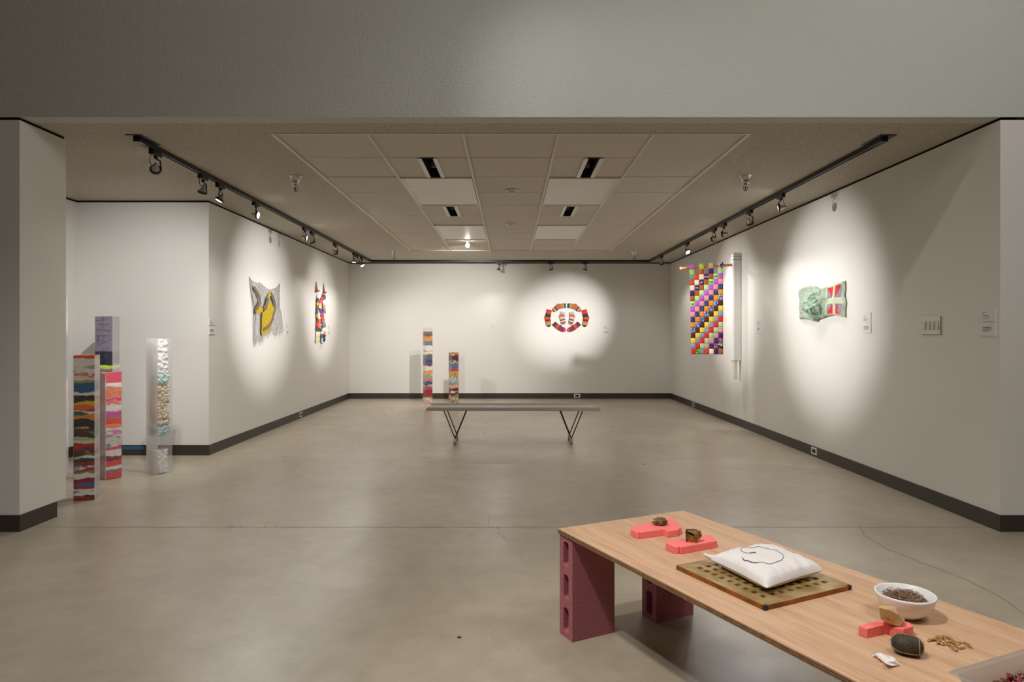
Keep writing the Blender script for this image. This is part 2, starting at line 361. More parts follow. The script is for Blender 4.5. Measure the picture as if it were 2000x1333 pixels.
def track_spot(x, y, along, tgt, e, deg, label, spill=0, zoff=0, col=COOL):
    t_ = thing('track_spotlight', label, 'spotlight', (x, y, H-.034), group='spotlights on the lighting track')
    z = H-.034
    m = MB()
    if along == 'y': m.box(x-.017, x+.017, y-.06, y+.06, z-.034, z)
    else: m.box(x-.06, x+.06, y-.017, y+.017, z-.034, z)
    bevel(m.build('adapter', M_blk, t_), .003)
    hp = Vector((x, y, z-.115-zoff)); d = (Vector(tgt)-hp).normalized()
    side = Vector((1, 0, 0)) if along == 'y' else Vector((0, 1, 0))
    s = d.cross(Vector((0, 0, 1))); s = s.normalized() if s.length > .05 else side
    ap = hp+s*.036+d*.02
    m = MB(); m.tube([(x, y, z-.034), (x, y, z-.05)], .012, 10); m.tube([(x, y, z-.048), (ap.x*.8+x*.2, ap.y*.8+y*.2, z-.062), tuple(ap)], .0055, 8); m.build('arm', M_blk, t_)
    q = d.to_track_quat('Z', 'Y').to_matrix().to_4x4(); T = Matrix.Translation(hp) @ q
    hd_ = MB().lathe([(0, -.045), (.009, -.045), (.011, -.028), (.02, -.012), (.029, .008), (.031, .018), (.027, .018), (.0, .012)], 20, M=T).build('lamp', M_refl, t_)
    MB().lathe([(.031, .008), (.036, .008), (.036, .026), (.031, .026), (.031, .008)], 24, M=T).build('ring', M_blk, hd_)
    MB().lathe([(0, .021), (.03, .021), (.028, .0235), (0, .0245)], 20, M=T).build('lens', M_lens_on if e > 0 else M_lens_off, hd_)
    c0 = Vector((x, y, z-.04)); back = hp-d*.045
    pts = [c0.lerp(back, k/10)+(-s*.035*math.sin(math.pi*k/10))+Vector((0, 0, .02*math.sin(2*math.pi*k/10))) for k in range(11)]
    MB().tube(pts, .0022, 6).build('cord', M_cord, t_)
    if e > 0:
        spot('spot_beam', hp+d*.04, tgt, e, deg, 1, col, .018)
    if spill > 0: spot('spot_spill', hp+d*.05, hp+Vector((-hp.x*.14, -.4 if hp.y > 11.5 else 0, -1)), spill, 160, .6, NEUT, .03)
# left run
track_spot(TXL, 4.66, 'y', (-3.45, 6.56, 1.15), 125, 80, 'black spotlight on the left track, closest to the entrance plate', 3)
track_spot(TXL, 5.38, 'y', (-2.97, 5.78, .75), 44, 58, 'black spotlight with wide cord loop, second along the left track', 8)
track_spot(TXL, 5.70, 'y', (-3.25, 5.3, .6), 34, 62, 'black spotlight tilted down, third along the left track', 13)
track_spot(TXL, 6.50, 'y', (2.9, 6.3, 1.4), 1050, 26, 'black spotlight alone in front of the alcove corner on the left track', 22)
track_spot(TXL, 8.05, 'y', (2.5, 8.75, 1.5), 700, 24, 'lit black spotlight above the hanging net, left of a close pair', 23)
track_spot(TXL, 8.35, 'y', (-1.6, 9.2, 0), 0, 60, 'unlit black spotlight above the hanging net, right of a close pair')
track_spot(TXL, 9.45, 'y', (-1.2, 12.0, .7), 58, 60, 'dark curved spotlight alone past the net on the left track', 20)
track_spot(TXL, 10.6, 'y', (-2.6, 10.45, .3), 10, 70, 'lit spotlight above the patchwork strips on the left track', 20)
track_spot(TXL, 10.82, 'y', (-2.2, 11.6, 0), 0, 60, 'unlit spotlight between two lit ones near the far left corner')
track_spot(TXL, 11.15, 'y', (-1.3, 10.6, .3), 18, 70, 'bright spotlight closest to the far left corner of the track', 18)
# far run
track_spot(-.19, TY, 'x', (-.7, 12.28, .5), 7, 80, 'lit spotlight on the far track, leftmost of three', 8)
track_spot(.71, TY, 'x', (1.0, 12.28, .9), 0, 52, 'dark spotlight on the far track above the socks, middle of three', 0)
track_spot(1.31, TY, 'x', (1.05, 12.28, .9), 0, 52, 'dark spotlight on the far track, rightmost of three', 0)
# right run
track_spot(TXR, 6.12, 'y', (-2.9, 8.0, 1.5), 1150, 24, 'spotlight on the right track closest to the entrance, above the green textile', 22)
track_spot(TXR, 6.92, 'y', (2.9, 7.4, 1.2), 7, 60, 'lit spotlight on the right track, second from the entrance', 22)
track_spot(TXR, 7.75, 'y', (-2.9, 10.45, 1.5), 1050, 19, 'black spotlight on the right track, nearer of a close pair', 16)
track_spot(TXR, 8.12, 'y', (1.02, 12.28, 1.4), 820, 25, 'lower spotlight on the right track, farther of a close pair', 10)
track_spot(TXR, 9.36, 'y', (2.88, 8.4, 1.3), 42, 80, 'brightest spotlight on the right track, glaring beside the patchwork banner', 23)
track_spot(TXR, 10.95, 'y', (2.88, 11.3, .9), 8, 80, 'small lit spotlight closest to the far right corner', 13)
# bare ceiling spot
bx, by = -.585, 9.42
t_ = thing('bare_ceiling_spot', 'bright bare lamp hanging from the tile behind the far left light panel', 'ceiling lamp', (bx, by, H))
MB().lathe([(0, 0), (.04, 0), (.038, -.012), (0, -.012)], 20, M=Matrix.Translation((bx, by, H))).build('mount', M_white, t_)
MB().lathe([(0, -.012), (.014, -.012), (.014, -.03), (0, -.03)], 12, M=Matrix.Translation((bx, by, H))).build('socket', M_white, t_)
MB().lathe([(0, -.03), (.014, -.034), (.027, -.05), (.03, -.065), (.022, -.085), (0, -.094)], 20, M=Matrix.Translation((bx, by, H))).build('bulb', mat('bulb_lit', '#ffffff', .3, emit=('#fff6e8', 30)), t_)
spot('ceiling_beam', (bx, by+.02, H-.13), (-1.05, 12.2, 1.0), 190, 84, .9, NEUT, .02)

# ------------------------------------------------------------------ strata towers
def strata_mat(name, bumpd=.004):
    m = bpy.data.materials.new(name); m.use_nodes = True; nt = m.node_tree; b = nt.nodes['Principled BSDF']
    a = nt.nodes.new('ShaderNodeAttribute'); a.attribute_name = 'strata'; nt.links.new(a.outputs['Color'], b.inputs['Base Color'])
    tc = nt.nodes.new('ShaderNodeTexCoord'); w = nt.nodes.new('ShaderNodeTexNoise'); w.inputs['Scale'].default_value = 90; w.inputs['Detail'].default_value = 3
    mp = nt.nodes.new('ShaderNodeMapping'); mp.inputs['Scale'].default_value = (1, 1, 2.6); nt.links.new(tc.outputs['Object'], mp.inputs['Vector']); nt.links.new(mp.outputs['Vector'], w.inputs['Vector'])
    bp = nt.nodes.new('ShaderNodeBump'); bp.inputs['Strength'].default_value = .8; bp.inputs['Distance'].default_value = bumpd
    nt.links.new(w.outputs['Fac'], bp.inputs['Height']); nt.links.new(bp.outputs['Normal'], b.inputs['Normal'])
    b.inputs['Roughness'].default_value = .85; return m
M_strata = strata_mat('layered_fabric')
def acrylic(name, haze, tint=(.97, .98, .98), hz=(.97, .95, .95)):
    m = bpy.data.materials.new(name); m.use_nodes = True; nt = m.node_tree; nt.nodes.remove(nt.nodes['Principled BSDF']); out = nt.nodes['Material Output']
    tr = nt.nodes.new('ShaderNodeBsdfTransparent'); tr.inputs[0].default_value = (*tint, 1)
    d1 = nt.nodes.new('ShaderNodeBsdfDiffuse'); d1.inputs[0].default_value = (*hz, 1); d2 = nt.nodes.new('ShaderNodeBsdfTranslucent'); d2.inputs[0].default_value = (*hz, 1)
    df = nt.nodes.new('ShaderNodeMixShader'); df.inputs[0].default_value = .55; nt.links.new(d1.outputs[0], df.inputs[1]); nt.links.new(d2.outputs[0], df.inputs[2])
    gl = nt.nodes.new('ShaderNodeBsdfGlossy'); gl.inputs['Roughness'].default_value = .06
    fr = nt.nodes.new('ShaderNodeFresnel'); fr.inputs[0].default_value = 1.49
    m1 = nt.nodes.new('ShaderNodeMixShader')
    m2 = nt.nodes.new('ShaderNodeMixShader')
    nt.links.new(tr.outputs[0], m1.inputs[1]); nt.links.new(df.outputs[0], m1.inputs[2]); ge = nt.nodes.new('ShaderNodeNewGeometry'); iv = nt.nodes.new('ShaderNodeMath'); iv.operation = 'SUBTRACT'; iv.inputs[0].default_value = 1; nt.links.new(ge.outputs['Backfacing'], iv.inputs[1])
    hm = nt.nodes.new('ShaderNodeMath'); hm.operation = 'MULTIPLY'; hm.inputs[1].default_value = haze; nt.links.new(iv.outputs[0], hm.inputs[0]); nt.links.new(hm.outputs[0], m1.inputs[0])
    mu = nt.nodes.new('ShaderNodeMath'); mu.operation = 'MULTIPLY'; nt.links.new(fr.outputs[0], mu.inputs[0]); nt.links.new(iv.outputs[0], mu.inputs[1]); nt.links.new(mu.outputs[0], m2.inputs[0])
    nt.links.new(m1.outputs[0], m2.inputs[1]); nt.links.new(gl.outputs[0], m2.inputs[2]); nt.links.new(m2.outputs[0], out.inputs[0]); return m
M_clear = acrylic('clear_acrylic', .03); M_graze_haze = acrylic('grazing_haze_acrylic', .78); M_mid = acrylic('edge_acrylic', .16)  # milky side panels put grazing reflections of clear acrylic into the colour
def strata_fill(bands, z0, z1, s, seed, wav=.012, nseg=22, dz=.004, blotch=True):
    """bands top->bottom: (thickness weight, colour[, colour2])"""
    tot = sum(b[0] for b in bands); rows = int((z1-z0)/dz); h = s/2
    edges = []; acc = 0
    for b in bands: edges.append(acc/tot); acc += b[0]
    mb = MB(); vs = []; cols = []
    ring = []
    for sd in range(4):
        for k in range(nseg):
            u = k/nseg*s-h; ring.append([(u, -h), (h, u), (-u, h), (-h, -u)][sd])
    n = len(ring)
    C = [(lin(b[1]), lin(b[2]) if len(b) > 2 else tuple(min(1, c*1.35+.01) for c in lin(b[1]))) for b in bands]
    for i in range(rows+1):
        z = z1-(z1-z0)*i/rows
        for (x, y) in ring:
            zt = (z1-z)/(z1-z0)
            bi = 0
            for k in range(len(bands)-1, 0, -1):
                w = wav*(noise.noise((x*9+k*3.1, y*9, seed+k*1.7))*1.5+.5*noise.noise((x*30, y*30+k, seed)))/(z1-z0)
                lim = min(w, .45*bands[k][0]/tot+.3*bands[k-1][0]/tot) if w > 0 else max(w, -.45*bands[k-1][0]/tot-.3*bands[k][0]/tot)
                if zt > edges[k]+lim: bi = k; break
            a, b_ = C[bi]; t = noise.noise((x*55, y*55, z*110+seed)); t2 = noise.noise((x*25+7, y*25, z*60+seed*2+bi))
            f = 1 if (len(bands[bi]) > 2 and t2+t*.4 > .12) else max(0, min(1, .5+t))*.35
            cols.append(tuple(a[j]*(1-f)+b_[j]*f for j in range(3)))
            rr = 1+.006*noise.noise((x*40, y*40, z*90+seed))-.004
            vs.append((x*rr, y*rr, z))
    fs = [(i*n+k, (i+1)*n+k, (i+1)*n+(k+1) % n, i*n+(k+1) % n) for i in range(rows) for k in range(n)]
    fs.append(tuple(range(n))); fs.append(tuple(rows*n+k for k in range(n-1, -1, -1)))
    mb.add(vs, fs, 0, False); mb.col = cols; return mb
def case_mb(s, z1, haze_sides):
    """four panels + lid, with wall thickness; haze_sides: material index per side (front,right,back,left)"""
    h = s/2; w = .003; mb = MB()
    mb.box(-h, h, -h, -h+w, 0, z1-w, haze_sides[0]); mb.box(h-w, h, -h+w, h-w, 0, z1-w, haze_sides[1])
    mb.box(-h, h, h-w, h, 0, z1-w, haze_sides[2]); mb.box(-h, -h+w, -h+w, h-w, 0, z1-w, haze_sides[3]); mb.box(-h, h, -h, h, z1-w, z1, 0); return mb
CASE = [M_clear, M_graze_haze, M_mid]
def tower(name, label, cx, cy, deg, s, hgt, bands, seed, hz, z0=.004, ztop=None, wav=.012, dz=.004):
    t_ = thing(name, label, 'sculpture', (cx, cy, 0), R(deg), 'clear boxes of layered textiles')
    inner = s-.008
    o = strata_fill(bands, z0, ztop or hgt-.004, inner, seed, wav, dz=dz).build('layered_filling', M_strata, t_, False)
    case_mb(s, hgt, hz).build('acrylic_case', CASE, t_, False)
    return t_
WH, CR, RD, OR, YL, BL, NV, BK, MR, GN, TL, PK, MG, PU, OL = '#e6dfd4', '#d9c9a4', '#b51a1a', '#e0651c', '#e2b427', '#1f5f8e', '#161a35', '#15131a', '#5a1420', '#2d6a3d', '#1d6f66', '#e8849a', '#c42a63', '#5d3170', '#8a8a3a'
bandsA = [(9, '#e84a1e'), (13, WH), (5, '#b7b397', '#c98f80'), (8, WH), (9, '#dd5b4a', WH), (8, WH, '#cfc8bf'), (6, '#a5a545', '#7e6a4a'), (18, BL, '#2a4d5e'), (8, WH), (5, '#e0c860'), (9, '#38192b'), (9, YL), (6, OR), (6, MG, PU), (3, WH),
           (7, '#1c5a3d'), (8, '#e08a1c'), (15, BK, NV), (3, '#d9b93a', BK), (8, MR), (2, '#4f7a3f'), (10, MR, '#3a1a14'), (4, '#9ec08a'), (8, CR), (8, RD), (8, '#8a2340', '#5c1a55'), (11, '#1b1b22', '#a4641f'), (4, WH),
           (8, '#20564f', '#18202e'), (7, '#a01c1c'), (3, WH), (6, '#28508a', WH), (6, RD), (5, OL), (8, WH), (9, RD, '#8f1b2b'), (7, '#3e6a9c'), (5, '#a03020'), (3, WH), (8, '#8e8a5a', '#c78f6a'), (4, WH), (4, BK), (6, '#c21616', BK)]
tower('strata_tower', 'clear column of multicoloured strata with orange top, partly behind the entrance wall', -3.004, 4.843, 18, .135, 1.02, bandsA, 11, (0, 1, 0, 2), wav=.017, dz=.0035)
P1, P2, P3 = '#ef5a4c', '#f0907a', '#e2408a'
bandsB = [(10, P3, OR), (8, '#ea6050', P3), (4, WH), (16, P2, '#e8804e'), (8, P3, P2), (5, WH, P2), (10, WH), (5, '#e65a9a'), (6, '#a880b0', P3), (9, '#f0521f'), (6, P2), (4, WH), (7, '#dc6ca8', WH), (9, WH, '#a070a0'), (9, WH, '#8f8c8a'), (5, P3, '#ef6060'), (10, WH), (7, '#a83060', '#70406a'), (9, '#f0602a', P3), (6, WH), (4, '#8a8a94', P3), (9, '#e8506a', OR)]
tower('strata_tower', 'short clear column of pink, coral and white strata in the alcove', -3.24, 5.527, 57, .13, .863, bandsB, 23, (0, 0, 0, 1), dz=.0035)
# rotation 57: local front (-y) faces right-front, local left(-x) faces left-front
bandsD = [(66, '#8f8391', '#7d7183'), (26, '#121a33'), (7, '#d3e23a'), (20, '#8f8391', '#7d7183'), (24, '#141b3a', '#17131c'), (18, '#8f8391'), (20, '#232b55'), (24, '#9a8f8f'), (22, '#16182c'), (30, '#8f8391'), (26, '#1b2244')]
D_ = tower('strata_tower', 'tall clear column with grey maze-pattern top, navy and neon yellow layers', -3.61, 6.12, 8, .15, 1.326, bandsD, 31, (0, 1, 0, 2), wav=.006, dz=.006)
ln = MB(); random.seed(9); h = .15/2-.0035
for zc in (1.29, 1.25, 1.20, 1.15, 1.10, .98, .955):      # stitched maze lines of the grey felt
    for k in range(4):
        x = random.uniform(-.055, .035); a = random.choice((0, 0, 45, -45, 90)); l = random.uniform(.035, .07)
        dx, dz_ = math.cos(R(a))*l/2, math.sin(R(a))*l/2
        xa, xb = max(-.064, x-dx), min(.064, x+dx)
        ln.tube([(xa, -h+.0006, zc-dz_), (xb, -h+.0006, zc+dz_)], .0014, 5)
        ln.tube([(xb, -h+.0006, zc+dz_), (min(.064, xb+.012), -h+.0006, zc+dz_*.4)], .0014, 5)
ln.build('maze_stitching', mat('dark_stitch', '#4f4654', .8), D_, False)
bandsE = [(20, WH, '#cfc6c0'), (18, '#f0e8e4'), (10, WH, '#d2b88a'), (26, '#888699', '#181a30'), (30, '#20223a'), (40, CR, RD), (40, BL, WH), (40, RD, WH)]
tower('strata_tower', 'pale-topped clear column mostly hidden behind the entrance wall edge', -3.735, 5.60, 4, .14, 1.468, bandsE, 37, (0, 1, 0, 2), dz=.008)
bandsF = [(5, '#c93a72', GN), (4, '#1e5e42', '#4c6a3a'), (7, '#e2855a'), (5, '#e8a23c'), (2, OL), (6, '#27498c', '#8ea0b0'), (2, '#5a7a6a', WH), (10, WH), (3, '#cf5a5e'), (7, WH), (5, '#6e3a38', '#7c8a5a'), (5, '#2b7350', '#a06068'), (8, '#1d2f8f', '#4a5fa0'), (6, '#8a3a4a', '#6a5060'), (11, WH), (7, '#e6a022'), (3, WH, '#7a4440'), (11, '#9bb07a', '#d28a80'), (5, '#d75a90'), (7, '#2a6a9a', '#14232e'), (3, CR, OL), (7, '#c23a78'), (15, '#b8142a', '#8e2030'), (3, '#6f9a5a', YL), (2, WH), (9, '#d87a70', WH)]
tower('strata_tower', 'taller of two clear strata columns by the far wall, with empty clear top', -1.379, 11.45, 30, .125, 1.269, bandsF, 41, (0, 0, 0, 2), ztop=1.205, wav=.02, dz=.006)
bandsG = [(3, '#e8a060', '#c04a3a'), (4, '#8a3030', '#e0b090'), (12, '#5c1428', '#45101e'), (3, CR, '#1e3020'), (3, '#202a1c', CR), (9, '#3a6a94'), (5, '#a3244a', '#d8506a'), (6, '#c84a76', '#8a2848'), (9, '#e8a816', '#5a8a70'), (3, '#8f3a50', WH), (8, '#b0a48e', WH), (5, '#3a8a98', '#d8d8d0'), (3, MG), (7, '#dc9a80', '#e4c0a0'), (8, '#6e1426'), (2, WH), (6, '#a01c34', '#6e1426'), (5, '#7c9a48'), (4, '#e07a4a', WH), (4, '#b8a0a0', '#5a4a7a'), (5, '#8e1e2e', CR)]
tower('strata_tower', 'shorter of two strata columns by the far wall, filled to the top', -.949, 11.5, 30, .13, .857, bandsG, 47, (0, 0, 0, 2), wav=.02, dz=.006)

# C: clear column with cord bundles
cC = thing('strata_tower', 'milky clear column holding beige cord bundles and mint yarn, right of the pink one', 'sculpture', (-2.94, 5.723, 0), R(65), 'clear boxes of layered textiles')
case_mb(.14, 1.136, (2, 2, 2, 1)).build('acrylic_case', CASE, cC, False)
def cords(z0, z1, n, r, seed, spread=.05, wig=.03):
    random.seed(seed); mb = MB()
    for i in range(n):
        z = z0+r+(z1-z0-2*r)*(i/max(1, n-1)); lane = random.uniform(-spread, spread)
        pts = []
        ax = random.random() < .5; N = 12
        for k in range(N+1):
            u = -spread+2*spread*k/N; v = lane+wig*.5*math.sin(k*.9+seed+i*2); w = z+wig*.35*math.sin(k*1.3+i)
            v = max(-spread, min(spread, v)); w = max(z0+r, min(z1-r, w))
            pts.append((u, v, w) if ax else (v, u, w))
        mb.tube(pts, r*random.uniform(.8, 1.15), 8)
    return mb
M_bg = mat('beige_cord', '#e0c9ac', .8, bump=(120, .7, .004), noise_col=(14, '#ecd8bc', 3)); M_mint = mat('mint_yarn', '#acd2cc', .8, bump=(150, .7, .003), noise_col=(60, '#dcecea', 3))
M_pearl = mat('pearl_film', '#f6f2f0', .22, spec=1, coat=.6)
fillers = cords(.405, .745, 80, .0145, 5, .048, .03); fillers.build('beige_cords', M_bg, cC, False)
cords(.745, .835, 60, .0075, 6, .054, .03).build('mint_yarn', M_mint, cC, False)
cords(.315, .405, 60, .0075, 7, .054, .03).build('mint_yarn', M_mint, cC, False)
def film(z0, z1, seed):
    mb = MB(); N = 28; vs = []; rows = int((z1-z0)/.006)
    for i in range(rows+1):
        z = z0+(z1-z0)*i/rows
        for k in range(N):
            th = 2*math.pi*k/N; c_, s_ = math.cos(th), math.sin(th); q = .058/max(abs(c_), abs(s_))
            q *= 1-.45*abs(noise.noise((c_*3, s_*3, z*26+seed)))-.28*abs(noise.noise((c_*7, s_*7, z*55)))
            vs.append((c_*q, s_*q, z))
    mb.add(vs, [(i*N+k, i*N+(k+1) % N, (i+1)*N+(k+1) % N, (i+1)*N+k) for i in range(rows) for k in range(N)], 0, True)
    return mb
film(.84, 1.125, 3).build('crumpled_film', M_pearl, cC, False)
film(.008, .20, 8).build('crumpled_film', M_pearl, cC, False)

# ------------------------------------------------------------------ bench
M_bench = mat('bench_grey', '#a5a094', .38, spec=.5, bump=(300, .1, .0005)); M_rod = mat('dark_steel', '#3f3933', .35, .7); M_foot = mat('brushed_steel', '#a6a29a', .35, .8)
bn = thing('gallery_bench', 'long low grey metal bench on V-shaped rod legs', 'bench', (.035, 7.35, 0))
x0, x1, yf, yb = -.882, .952, 7.11, 7.53
sb = MB()
prof = [(yf, .367), (yf+.004, .362), (yb-.004, .362), (yb, .372), (yb, .402), (yb-.022, .404), (yb-.05, .385), (yf+.05, .388), (yf+.026, .400), (yf+.008, .398)]
n = len(prof); vs = []
for (x, ins) in ((x0, 0), (x1, 0)):
    for (y, z) in prof: vs.append((x+(.02 if x == x0 else -.02)*(z-.362)/.04, y, z))
fs = [(k, k+n, (k+1) % n+n, (k+1) % n) for k in range(n)]; fs += [tuple(range(n)), tuple(range(2*n-1, n-1, -1))]
sb.add(vs, fs); bevel(sb.build('seat', M_bench, bn), .003)
for (fx, s) in ((-.58, -1), (.648, 1)):
    for (fy, off) in ((7.187, 0), (7.46, 0)):
        lg = MB(); lg.tube([(fx, fy, .066), (fx-.118, fy, .365)], .0058, 8); lg.tube([(fx, fy, .066), (fx+.122, fy, .365)], .0058, 8)
        l = lg.build('leg', M_rod, bn)
        MB().lathe([(0, 0), (.014, 0), (.015, .002), (.015, .072), (0, .072)], 20, M=Matrix.Translation((fx, fy, 0))).build('foot', M_foot, l)

# ------------------------------------------------------------------ left wall: net work
net = thing('net_hanging', 'sheer black net with yellow and brown shapes hanging on the left wall', 'textile artwork', (-XW, 8.05, 1.8))
M_thread = mat('net_thread', '#4a4950', .8); M_ynet = mat('yellow_knit', '#cdae18', .85, bump=(90, .8, .006), noise_col=(70, '#a88c12', 3)); M_tan = mat('brown_knit', '#84705a', .85, bump=(120, .8, .004), noise_col=(60, '#6b5a4a', 3))
top = [(485, 541), (490, 549), (497, 553), (503, 554), (505, 552), (511, 557), (518, 563), (524, 567), (530, 565), (537, 564), (541, 560), (545, 554)]
bot = [(493, 671), (497, 668), (502, 664), (507, 668), (512, 662), (517, 656), (522, 655), (527, 645), (532, 652), (537, 656), (545, 651), (551, 646)]
def poly(P, u):
    t = u*(len(P)-1); i = min(int(t), len(P)-2); f = t-i; return Vector(P[i]).lerp(Vector(P[i+1]), f)
def netp(u, v):
    a = poly(top, u); b = poly(bot, u); p = a.lerp(b, v)
    lx = 2.5*math.sin(v*math.pi)*(1-u)+1.5*v*0; rx = -5*math.sin(v*math.pi)*u*(1-v)
    p.x += lx+rx; Y, z = LW(p.x, p.y)
    return (-XW+.012+.012*noise.noise((u*5, v*3, 2)), Y, z)
random.seed(12); nb = MB(); NU, NV_ = 38, 56
for i in range(NU+1):
    u = i/NU; pts = []
    fold = 1
    for k in range(31):
        v = k/30; uu = min(1, max(0, u+.018*noise.noise((u*20, v*9, 1))*2*(0 if i in (0, NU) else 1)))
        if (1 > uu > 0) and .70 < uu < .78 and v > .72: break
        pts.append(netp(uu, v))
    if len(pts) > 2: nb.tube(pts, .0024 if i in (0, NU, 29, 3) else .0009, 3, cap=False)
for k in range(NV_+1):
    v = k/NV_; pts = []
    for i in range(31):
        u = i/30; vv = min(1, max(0, v+.016*noise.noise((u*12, v*16, 5))*2*(0 if k in (0,) else 1)))
        pts.append(netp(u, vv))
    nb.tube(pts, .0022 if k == 0 else .0009, 3, cap=False)
for q in range(60):
    u = random.random(); p = netp(u, 1); nb.tube([p, (p[0]+.003, p[1]+random.uniform(-.02, .02), p[2]-random.uniform(.01, .06))], .0008, 3, cap=False)
nb.build('netting', M_thread, net)
def zp(x, y, ox, oy, sc): return (ox+x/sc, oy+y/sc)
def wallpatch(pts, th, x_off, m, name, parent, side=-1):
    """outline given in wall (Y,z); solid patch of thickness th standing off wall"""
    mb = MB(); xs = side*(XW-x_off); n = len(pts); vs = [(xs, y, z) for y, z in pts]+[(xs-side*th, y, z) for y, z in pts]
    fs = [tuple(range(n)), tuple(range(2*n-1, n-1, -1))]+[(k, k+n, (k+1) % n+n, (k+1) % n) for k in range(n)]
    mb.add(vs, fs); return mb.build(name, m, parent)
NZ = lambda x, y: LW(*zp(x, y, 470, 530, 8.33))
wallpatch([NZ(*p) for p in ((430, 500), (465, 525), (490, 560), (500, 600), (525, 630), (515, 700), (500, 770), (480, 850), (455, 930), (410, 995), (360, 1030), (318, 1050), (308, 1000), (314, 900), (312, 780), (320, 680), (395, 610), (405, 540))], .006, .02, M_ynet, 'yellow_shape', net)
wallpatch([NZ(*p) for p in ((215, 695), (203, 640), (228, 590), (280, 588), (330, 600), (328, 660), (270, 680))], .006, .02, M_ynet, 'yellow_shape', net)
def band(pl, w, m, name, xo=.027):
    mb = MB(); pts = []
    for i in range(len(pl)-1):
        for k in range(6):
            f = k/6; pts.append((pl[i][0]*(1-f)+pl[i+1][0]*f, pl[i][1]*(1-f)+pl[i+1][1]*f))
    pts.append(pl[-1]); P = [Vector(NZ(*p)) for p in pts]; P = [(P[max(i-2, 0)]+P[i]+P[min(i+2, len(P)-1)])/3 for i in range(len(P))]
    n = len(P); vs = []; X = -(XW-xo)
    for i, p in enumerate(P):
        d = (P[min(i+1, n-1)]-P[max(i-1, 0)]).normalized(); q = Vector((-d.y, d.x)); a = w*(1+.18*noise.noise((i*.5, w*50, 1)))
        vs += [(X-.003, *(p-q*a)), (X+.004, *(p-q*a*.8)), (X+.004, *(p+q*a*.8)), (X-.003, *(p+q*a))]
    fs = [(i*4+k, i*4+(k+1) % 4, i*4+4+(k+1) % 4, i*4+4+k) for i in range(n-1) for k in range(4)]+[(3, 2, 1, 0), tuple(4*n-4+k for k in range(4))]
    return mb.add(vs, fs, 0).build(name, m, net)
band([(175, 260), (215, 310), (250, 370), (275, 440), (278, 520), (225, 615)], .022, M_tan, 'brown_band')
band([(215, 680), (205, 640), (225, 590)], .018, M_tan, 'brown_band')
band([(335, 625), (375, 590), (395, 520), (402, 425)], .028, M_tan, 'brown_band')
band([(398, 475), (420, 405), (470, 350)], .02, M_ynet, 'yellow_band')
band([(450, 345), (490, 420), (515, 500), (532, 570), (522, 640), (495, 710), (478, 790), (440, 870), (390, 920), (325, 955)], .024, M_tan, 'brown_band')

# patchwork strips on brackets
ps = thing('patchwork_strips', 'narrow crossing strips of bright patchwork hung from two wooden brackets, left wall', 'textile artwork', (-XW, 10.35, 1.9))
QZ = lambda x, y: LW(600+x/9.52, 540+y/9.52)
M_pinkwood = mat('pink_wood', '#8a4f42', .6, noise_col=(20, '#b07c6c', 3))
for bxp, byp in ((150, 100), (288, 130)):
    mb = MB()
    a, b_, c_ = QZ(bxp, byp), QZ(bxp+4, byp+175), QZ(bxp+30, byp+185)
    d_ = QZ(bxp-10, byp+170)
    mb.tube([(-XW+.012, *a), (-XW+.02, *b_)], [.004, .02], 8); mb.tube([(-XW+.02, *d_), (-XW+.075, *d_)], .009, 8); mb.tube([(-XW+.02, *c_), (-XW+.02, *QZ(bxp-15, byp+190))], .008, 8)
    mb.build('bracket', M_pinkwood, ps)
def strip(path, cols, w, xo):
    mb = MB(); mats = [mat('cloth_'+c.strip('#'), c, .8, bump=(140, .4, .002)) for c in cols]; n = len(cols)
    L = [QZ(*p) for p in path]; N = n*6
    pr = []
    for k in range(N+1):
        t_ = k/N*(len(L)-1); i = min(int(t_), len(L)-2); f = t_-i; y = L[i][0]*(1-f)+L[i+1][0]*f; z = L[i][1]*(1-f)+L[i+1][1]*f
        ww = w*(.62+.62*(1-abs((k % 6)-3)/3)); pr.append((y, z, ww))
    for k in range(N):
        y, z, a = pr[k]; y2, z2, b_ = pr[k+1]; X = -XW+xo; th = .004
        vs = [(X, y-a, z), (X, y+a, z), (X, y2+b_, z2), (X, y2-b_, z2)]; vs += [(x-th, yy, zz) for x, yy, zz in vs]
        mb.add(vs, [(0, 1, 2, 3), (7, 6, 5, 4), (0, 4, 5, 1), (1, 5, 6, 2), (2, 6, 7, 3), (3, 7, 4, 0)], k//6)
    return mb.build('strip', mats, ps)
strip([(190, 330), (170, 450), (172, 560), (162, 680), (172, 800), (165, 920), (162, 1060), (152, 1240)], ['#e6e2dc', '#3d4a5a', '#d9a52a', '#8a5a48', '#34558e', '#c9a030', '#4b4842', '#c83a5e', '#7a3a48', '#d8d4cc', '#cfc8bc'], .052, .02)
strip([(285, 340), (240, 420), (210, 520), (205, 600)], ['#5a3a3a', '#d83a3a', '#e85a50', '#f0b8a8', '#e8d070'], .07, .028)
strip([(208, 600), (240, 680), (258, 790), (290, 900), (262, 1000), (240, 1090), (262, 1250)], ['#5a3a9a', '#4a58b0', '#d82a3a', '#e84a4a', '#8a8f92', '#6f767c', '#c9cdd0', '#e8e4e0', '#3a6a6a', '#cfd0cc'], .075, .032)
strip([(298, 350), (285, 500), (292, 600), (300, 690)], ['#5a4a9a', '#f2eee6', '#e89a50', '#8a8a92', '#a86040'], .065, .024)
strip([(225, 330), (215, 500), (200, 650), (215, 800), (215, 940), (215, 1050), (190, 1200)], ['#e8e4de', '#e8a0a0', '#f0c8a0', '#f0e8e0', '#e8e4de', '#f06a2a', '#f07838', '#2a4a6a', '#e8e0a0', '#d8d080'], .07, .014)
strip([(275, 960), (285, 1040), (280, 1120), (272, 1220)], ['#f0eae0', '#e88a50', '#2a1a50', '#2a1a50'], .06, .036)

